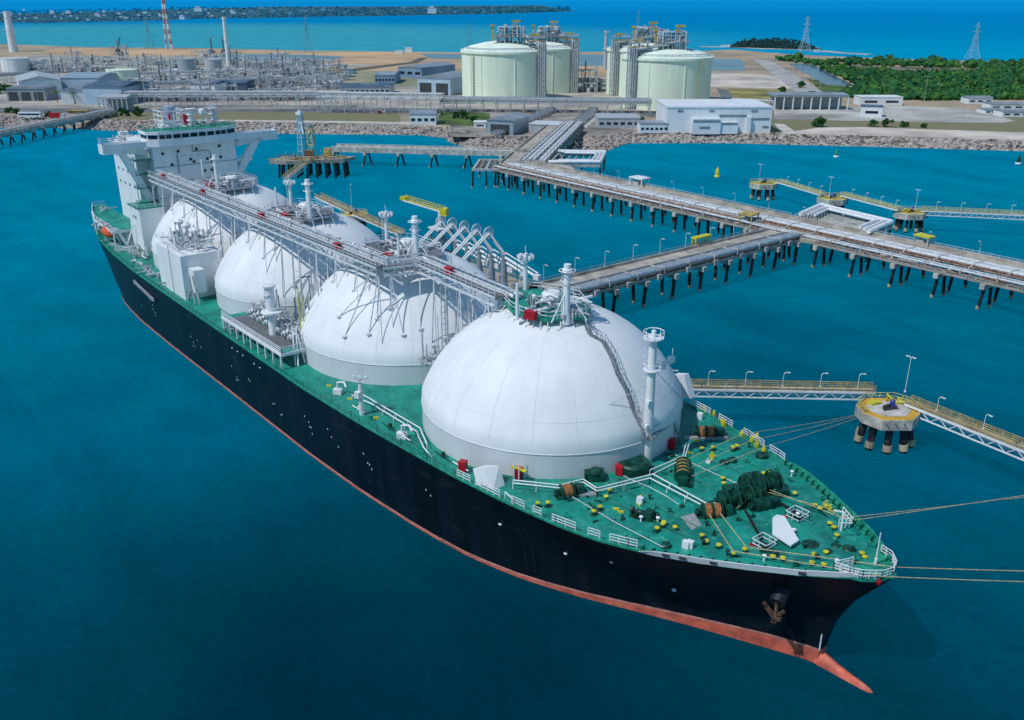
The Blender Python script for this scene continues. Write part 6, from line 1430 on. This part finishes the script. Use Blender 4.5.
o = b.build('far_woods', [leaffar, mat('far_forest_dark', (.0, .08, .15), .95, spec=0)]); structure(o, 'stuff'); tag(o, 'hazy blue green woods along the far coast', 'woods')
rb = random.Random(4); FB = [(rb.uniform(5, 330), 0, rb.uniform(2, 4), rb.uniform(1.3, 2.4)) for _ in range(34)]
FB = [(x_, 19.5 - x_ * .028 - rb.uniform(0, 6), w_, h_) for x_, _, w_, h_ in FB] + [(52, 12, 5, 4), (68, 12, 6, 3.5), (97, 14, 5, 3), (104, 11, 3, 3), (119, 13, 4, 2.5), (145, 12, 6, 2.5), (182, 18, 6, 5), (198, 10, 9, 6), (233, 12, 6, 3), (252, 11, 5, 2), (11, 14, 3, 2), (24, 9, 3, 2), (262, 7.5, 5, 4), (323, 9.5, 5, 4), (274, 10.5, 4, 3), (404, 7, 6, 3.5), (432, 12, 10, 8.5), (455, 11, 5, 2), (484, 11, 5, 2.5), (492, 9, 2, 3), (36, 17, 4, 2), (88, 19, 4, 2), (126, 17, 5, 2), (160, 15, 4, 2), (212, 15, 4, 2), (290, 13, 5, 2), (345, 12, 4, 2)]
for i, (px, base, w, h) in enumerate(FB):
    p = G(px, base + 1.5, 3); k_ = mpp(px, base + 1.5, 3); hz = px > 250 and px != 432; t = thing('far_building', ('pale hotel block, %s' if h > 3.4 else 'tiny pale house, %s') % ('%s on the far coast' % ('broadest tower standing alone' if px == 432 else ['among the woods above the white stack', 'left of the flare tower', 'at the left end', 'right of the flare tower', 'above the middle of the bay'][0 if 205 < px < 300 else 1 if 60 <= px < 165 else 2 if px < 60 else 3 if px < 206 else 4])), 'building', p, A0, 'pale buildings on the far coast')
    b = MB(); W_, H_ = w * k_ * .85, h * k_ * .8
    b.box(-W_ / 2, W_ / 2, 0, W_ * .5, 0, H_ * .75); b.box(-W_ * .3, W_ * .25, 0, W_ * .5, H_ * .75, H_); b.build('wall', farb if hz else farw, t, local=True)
    MB().box(-W_ * .52, W_ * .52, -W_ * .02, W_ * .52, H_ * .75, H_ * .79).build('roof', mat('far_roof', (.30, .38, .44), .9), t, local=True)
# islet
IP = [(722, 46.5), (735, 47.5), (760, 48.8), (790, 49.5), (822, 50.5), (818, 47.5), (795, 45.5), (760, 44.5), (730, 44.6)]
poly_sheet('islet_ground', [G(x, y, .8) for x, y in IP], .8, sandw)
b = MB(); rnd = random.Random(9)
for i in range(1500):
    x = rnd.uniform(731, 821); u = (x - 731) / 90; yb = 47.2 + 2.9 * u; y = yb - rnd.random() * 2.6 * min(1, 5 * u + .3) * min(1, 6 * (1 - u) + .1); p = G(x, y, .8); k_ = mpp(x, y, .8)
    hh = k_ * (9.5 * math.sin(PI * min(1, max(0, u * .92 + .08))) ** .8 + .6) * (.9 - .55 * ((y - (yb - 2.6)) / 2.6)); zz = rnd.uniform(.1, 1) * hh; r = k_ * rnd.uniform(.7, 1.5); b.blob((p.x, p.y, max(0, zz - r * .4)), r, .9, .4, rnd); leafclump(b, (p.x, p.y, zz), r * 1.1, 4, rnd, .9, .3)
o = b.build('islet_woods', [leafisl, leafisl]); structure(o, 'stuff'); tag(o, 'dark green wooded hill of the small islet', 'woods')
building(722, 727, 47.3, 45.3, 8, 'islet_hut', 'tiny white hut at the left point of the islet', wallw, wallw); building(815, 821, 52, 50, 8, 'islet_hut', 'tiny white hut at the right point of the islet', wallw, wallw)
b = MB()
for pts in ([(700, 46.6), (722, 46.8)], [(823, 51), (843, 53), (870, 54.5)], [(735, 52), (760, 53), (778, 53.5)]):
    q = [G(x, y, .5) for x, y in pts]
    for a_, c_ in zip(q, q[1:]): b.bar(a_, c_, 14, .8)
structure(b.build('sand_spit', sandw))
# ================================================================== SEA
def sea():
    m = bpy.data.materials.new('sea_water'); m.use_nodes = True; nt = m.node_tree; N = nt.nodes; L = nt.links; b = N['Principled BSDF']
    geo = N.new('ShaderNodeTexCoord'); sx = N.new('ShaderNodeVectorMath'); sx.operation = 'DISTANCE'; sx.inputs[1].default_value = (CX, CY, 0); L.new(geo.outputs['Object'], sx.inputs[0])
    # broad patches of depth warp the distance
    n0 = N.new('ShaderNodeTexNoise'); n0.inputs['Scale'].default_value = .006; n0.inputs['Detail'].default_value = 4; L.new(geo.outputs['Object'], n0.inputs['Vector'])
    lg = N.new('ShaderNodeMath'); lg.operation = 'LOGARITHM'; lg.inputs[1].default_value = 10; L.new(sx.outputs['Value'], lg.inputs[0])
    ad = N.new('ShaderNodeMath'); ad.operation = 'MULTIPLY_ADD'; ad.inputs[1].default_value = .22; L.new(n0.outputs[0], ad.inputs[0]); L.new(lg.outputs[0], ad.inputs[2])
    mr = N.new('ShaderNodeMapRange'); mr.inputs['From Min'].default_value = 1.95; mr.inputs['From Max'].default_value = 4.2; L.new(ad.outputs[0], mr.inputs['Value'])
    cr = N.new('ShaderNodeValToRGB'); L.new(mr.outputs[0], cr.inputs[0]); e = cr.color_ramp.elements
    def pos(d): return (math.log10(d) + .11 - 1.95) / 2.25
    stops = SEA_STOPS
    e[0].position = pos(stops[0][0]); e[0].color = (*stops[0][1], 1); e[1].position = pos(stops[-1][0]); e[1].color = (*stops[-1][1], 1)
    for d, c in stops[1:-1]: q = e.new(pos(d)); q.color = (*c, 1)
    # left bay is greener / milkier (shallow sandy water behind the plant)
    dv = N.new('ShaderNodeVectorMath'); dv.operation = 'DISTANCE'; c0 = G(60, 38, 0); dv.inputs[1].default_value = c0; L.new(geo.outputs['Object'], dv.inputs[0])
    mr2 = N.new('ShaderNodeMapRange'); mr2.inputs['From Min'].default_value = 700; mr2.inputs['From Max'].default_value = 1650; mr2.inputs['To Min'].default_value = 1; mr2.inputs['To Max'].default_value = 0; mr2.interpolation_type = 'SMOOTHSTEP'; L.new(dv.outputs['Value'], mr2.inputs['Value'])
    mx = N.new('ShaderNodeMix'); mx.data_type = 'RGBA'; L.new(mr2.outputs[0], mx.inputs['Factor']); L.new(cr.outputs[0], mx.inputs['A']); mx.inputs['B'].default_value = (.045, .36, .50, 1)
    # fine mottling
    n1 = N.new('ShaderNodeTexNoise'); n1.inputs['Scale'].default_value = .035; n1.inputs['Detail'].default_value = 8; n1.inputs['Roughness'].default_value = .7; L.new(geo.outputs['Object'], n1.inputs['Vector'])
    r1 = N.new('ShaderNodeMapRange'); r1.inputs['From Min'].default_value = .3; r1.inputs['From Max'].default_value = .7; r1.inputs['To Min'].default_value = .84; r1.inputs['To Max'].default_value = 1.14; L.new(n1.outputs[0], r1.inputs['Value'])
    mu = N.new('ShaderNodeVectorMath'); mu.operation = 'SCALE'; L.new(mx.outputs['Result'], mu.inputs[0]); L.new(r1.outputs[0], mu.inputs['Scale']); 
    cur = mu.outputs[0]
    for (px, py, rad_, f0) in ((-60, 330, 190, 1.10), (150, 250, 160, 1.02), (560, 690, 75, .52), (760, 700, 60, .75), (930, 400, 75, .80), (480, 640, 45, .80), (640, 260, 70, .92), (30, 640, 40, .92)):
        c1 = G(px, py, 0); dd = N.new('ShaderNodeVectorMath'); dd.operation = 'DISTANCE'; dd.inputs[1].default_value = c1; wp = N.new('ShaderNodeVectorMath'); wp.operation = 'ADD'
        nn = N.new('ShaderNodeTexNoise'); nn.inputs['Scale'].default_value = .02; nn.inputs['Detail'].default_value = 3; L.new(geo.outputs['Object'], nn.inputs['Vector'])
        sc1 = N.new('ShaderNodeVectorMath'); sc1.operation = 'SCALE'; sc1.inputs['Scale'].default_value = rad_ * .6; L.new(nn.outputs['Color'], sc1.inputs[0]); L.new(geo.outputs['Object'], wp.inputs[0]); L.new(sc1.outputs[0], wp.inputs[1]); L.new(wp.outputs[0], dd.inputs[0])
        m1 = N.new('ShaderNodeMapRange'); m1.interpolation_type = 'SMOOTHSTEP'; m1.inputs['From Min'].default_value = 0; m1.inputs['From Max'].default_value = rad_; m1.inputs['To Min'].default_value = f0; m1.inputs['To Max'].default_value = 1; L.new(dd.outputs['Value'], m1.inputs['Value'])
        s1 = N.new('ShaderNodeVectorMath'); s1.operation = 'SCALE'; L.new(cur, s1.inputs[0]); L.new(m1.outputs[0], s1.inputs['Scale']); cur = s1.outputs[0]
    # wind streaks
    mp = N.new('ShaderNodeMapping'); mp.inputs['Rotation'].default_value = (0, 0, .5); mp.inputs['Scale'].default_value = (.012, .05, 1); L.new(geo.outputs['Object'], mp.inputs[0])
    ns = N.new('ShaderNodeTexNoise'); ns.inputs['Scale'].default_value = 1; ns.inputs['Detail'].default_value = 7; ns.inputs['Roughness'].default_value = .7; ns.inputs['Distortion'].default_value = .6; L.new(mp.outputs[0], ns.inputs['Vector'])
    rs = N.new('ShaderNodeMapRange'); rs.inputs['From Min'].default_value = .3; rs.inputs['From Max'].default_value = .72; rs.inputs['To Min'].default_value = .84; rs.inputs['To Max'].default_value = 1.17; L.new(ns.outputs[0], rs.inputs['Value'])
    s2 = N.new('ShaderNodeVectorMath'); s2.operation = 'SCALE'; L.new(cur, s2.inputs[0]); L.new(rs.outputs[0], s2.inputs['Scale'])
    # small crests: fine light flecks
    nf = N.new('ShaderNodeTexNoise'); nf.inputs['Scale'].default_value = .7; nf.inputs['Detail'].default_value = 6; nf.inputs['Roughness'].default_value = .75; L.new(geo.outputs['Object'], nf.inputs['Vector'])
    rf = N.new('ShaderNodeMapRange'); rf.inputs['From Min'].default_value = .35; rf.inputs['From Max'].default_value = .7; rf.inputs['To Min'].default_value = .88; rf.inputs['To Max'].default_value = 1.14; L.new(nf.outputs[0], rf.inputs['Value'])
    mu = N.new('ShaderNodeVectorMath'); mu.operation = 'SCALE'; L.new(s2.outputs[0], mu.inputs[0]); L.new(rf.outputs[0], mu.inputs['Scale'])
    N.remove(b); out = N['Material Output']
    df = N.new('ShaderNodeBsdfDiffuse'); em = N.new('ShaderNodeEmission'); mi = N.new('ShaderNodeMixShader'); mi.inputs[0].default_value = .72  # water also glows in its own colour, so cast shadows stay faint
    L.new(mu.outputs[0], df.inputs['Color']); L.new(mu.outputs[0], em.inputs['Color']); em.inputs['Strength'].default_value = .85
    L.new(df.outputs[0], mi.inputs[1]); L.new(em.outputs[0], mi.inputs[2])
    gl = N.new('ShaderNodeBsdfGlossy'); gl.inputs['Roughness'].default_value = .2; gl.inputs['Color'].default_value = (.01, .6, .85, 1); fr = N.new('ShaderNodeFresnel'); fr.inputs['IOR'].default_value = 1.33
    fm = N.new('ShaderNodeMapRange'); fm.inputs['To Max'].default_value = .07; fm.inputs['To Min'].default_value = .006; L.new(fr.outputs[0], fm.inputs['Value'])
    m2 = N.new('ShaderNodeMixShader'); L.new(fm.outputs[0], m2.inputs[0]); L.new(mi.outputs[0], m2.inputs[1]); L.new(gl.outputs[0], m2.inputs[2]); L.new(m2.outputs[0], out.inputs['Surface'])
    w1 = N.new('ShaderNodeTexNoise'); w1.inputs['Scale'].default_value = .55; w1.inputs['Detail'].default_value = 7; w1.inputs['Roughness'].default_value = .62; w1.inputs['Distortion'].default_value = .4; L.new(geo.outputs['Object'], w1.inputs['Vector'])
    w2 = N.new('ShaderNodeTexNoise'); w2.inputs['Scale'].default_value = .09; w2.inputs['Detail'].default_value = 3; L.new(geo.outputs['Object'], w2.inputs['Vector'])
    am = N.new('ShaderNodeMath'); am.operation = 'MULTIPLY_ADD'; am.inputs[1].default_value = 1.6; L.new(w2.outputs[0], am.inputs[0]); L.new(w1.outputs[0], am.inputs[2])
    bp = N.new('ShaderNodeBump'); bp.inputs['Strength'].default_value = .8; bp.inputs['Distance'].default_value = .45; L.new(am.outputs[0], bp.inputs['Height']); [L.new(bp.outputs[0], x_.inputs['Normal']) for x_ in (df, gl, fr)]
    return m
SEA_STOPS = [(70, (.0, .044, .082)), (110, (.0, .068, .118)), (160, (.0, .122, .212)), (240, (.0, .160, .270)), (340, (.0, .205, .35)), (470, (.0, .225, .39)), (900, (.0, .24, .45)), (1500, (.0, .32, .60)), (2600, (.0, .25, .55)), (5200, (.0, .23, .58)), (12000, (.003, .29, .70))]  # water colour by camera distance; far stops have horizon haze painted in
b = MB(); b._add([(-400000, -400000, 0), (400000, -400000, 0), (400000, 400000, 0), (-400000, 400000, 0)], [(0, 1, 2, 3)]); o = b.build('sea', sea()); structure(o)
# ================================================================== LIGHT
w = bpy.data.worlds.new('World'); sc.world = w; w.use_nodes = True; nt = w.node_tree; bg = nt.nodes['Background']; sky = nt.nodes.new('ShaderNodeTexSky'); sky.sky_type = 'NISHITA'; sky.sun_disc = False
SUN = Vector((-.10, -1.0, 0)).normalized(); EL = R(54)
sky.sun_elevation = EL; sky.sun_rotation = math.atan2(SUN.x, SUN.y); sky.air_density = 1.3; sky.dust_density = .3; sky.ozone_density = 3
hs = nt.nodes.new('ShaderNodeHueSaturation'); hs.inputs['Saturation'].default_value = 1.25; nt.links.new(sky.outputs[0], hs.inputs['Color'])
tn = nt.nodes.new('ShaderNodeMix'); tn.data_type = 'RGBA'; tn.blend_type = 'MULTIPLY'; tn.inputs['Factor'].default_value = 1; tn.inputs['B'].default_value = (.90, .97, .93, 1); nt.links.new(hs.outputs[0], tn.inputs['A']); 
ge = nt.nodes.new('ShaderNodeTexCoord'); sp_ = nt.nodes.new('ShaderNodeSeparateXYZ'); nt.links.new(ge.outputs['Generated'], sp_.inputs[0])
hr = nt.nodes.new('ShaderNodeMapRange'); hr.inputs['From Min'].default_value = .0; hr.inputs['From Max'].default_value = .12; hr.inputs['To Min'].default_value = 1; hr.inputs['To Max'].default_value = 0; nt.links.new(sp_.outputs['Z'], hr.inputs['Value'])
hz_ = nt.nodes.new('ShaderNodeMix'); hz_.data_type = 'RGBA'; nt.links.new(hr.outputs[0], hz_.inputs['Factor']); nt.links.new(tn.outputs['Result'], hz_.inputs['A']); hz_.inputs['B'].default_value = (.03, 2.5, 5.8, 1); nt.links.new(hz_.outputs['Result'], bg.inputs[0]); bg.inputs[1].default_value = .115
sd = bpy.data.lights.new('sun', 'SUN'); sd.energy = 2.85; sd.angle = R(.5); sd.color = (1, .965, .91); so = bpy.data.objects.new('sun', sd); COL.objects.link(so)
D = Vector((SUN.x * math.cos(EL), SUN.y * math.cos(EL), math.sin(EL))); so.rotation_euler = D.to_track_quat('Z', 'Y').to_euler(); so.location = (0, 0, 300)
sc.view_settings.view_transform = 'Standard'; sc.view_settings.look = 'None'; sc.view_settings.exposure = 0
sc.cycles.use_denoising = True
sc.cycles.max_bounces = 5; sc.cycles.diffuse_bounces = 3; sc.cycles.glossy_bounces = 2
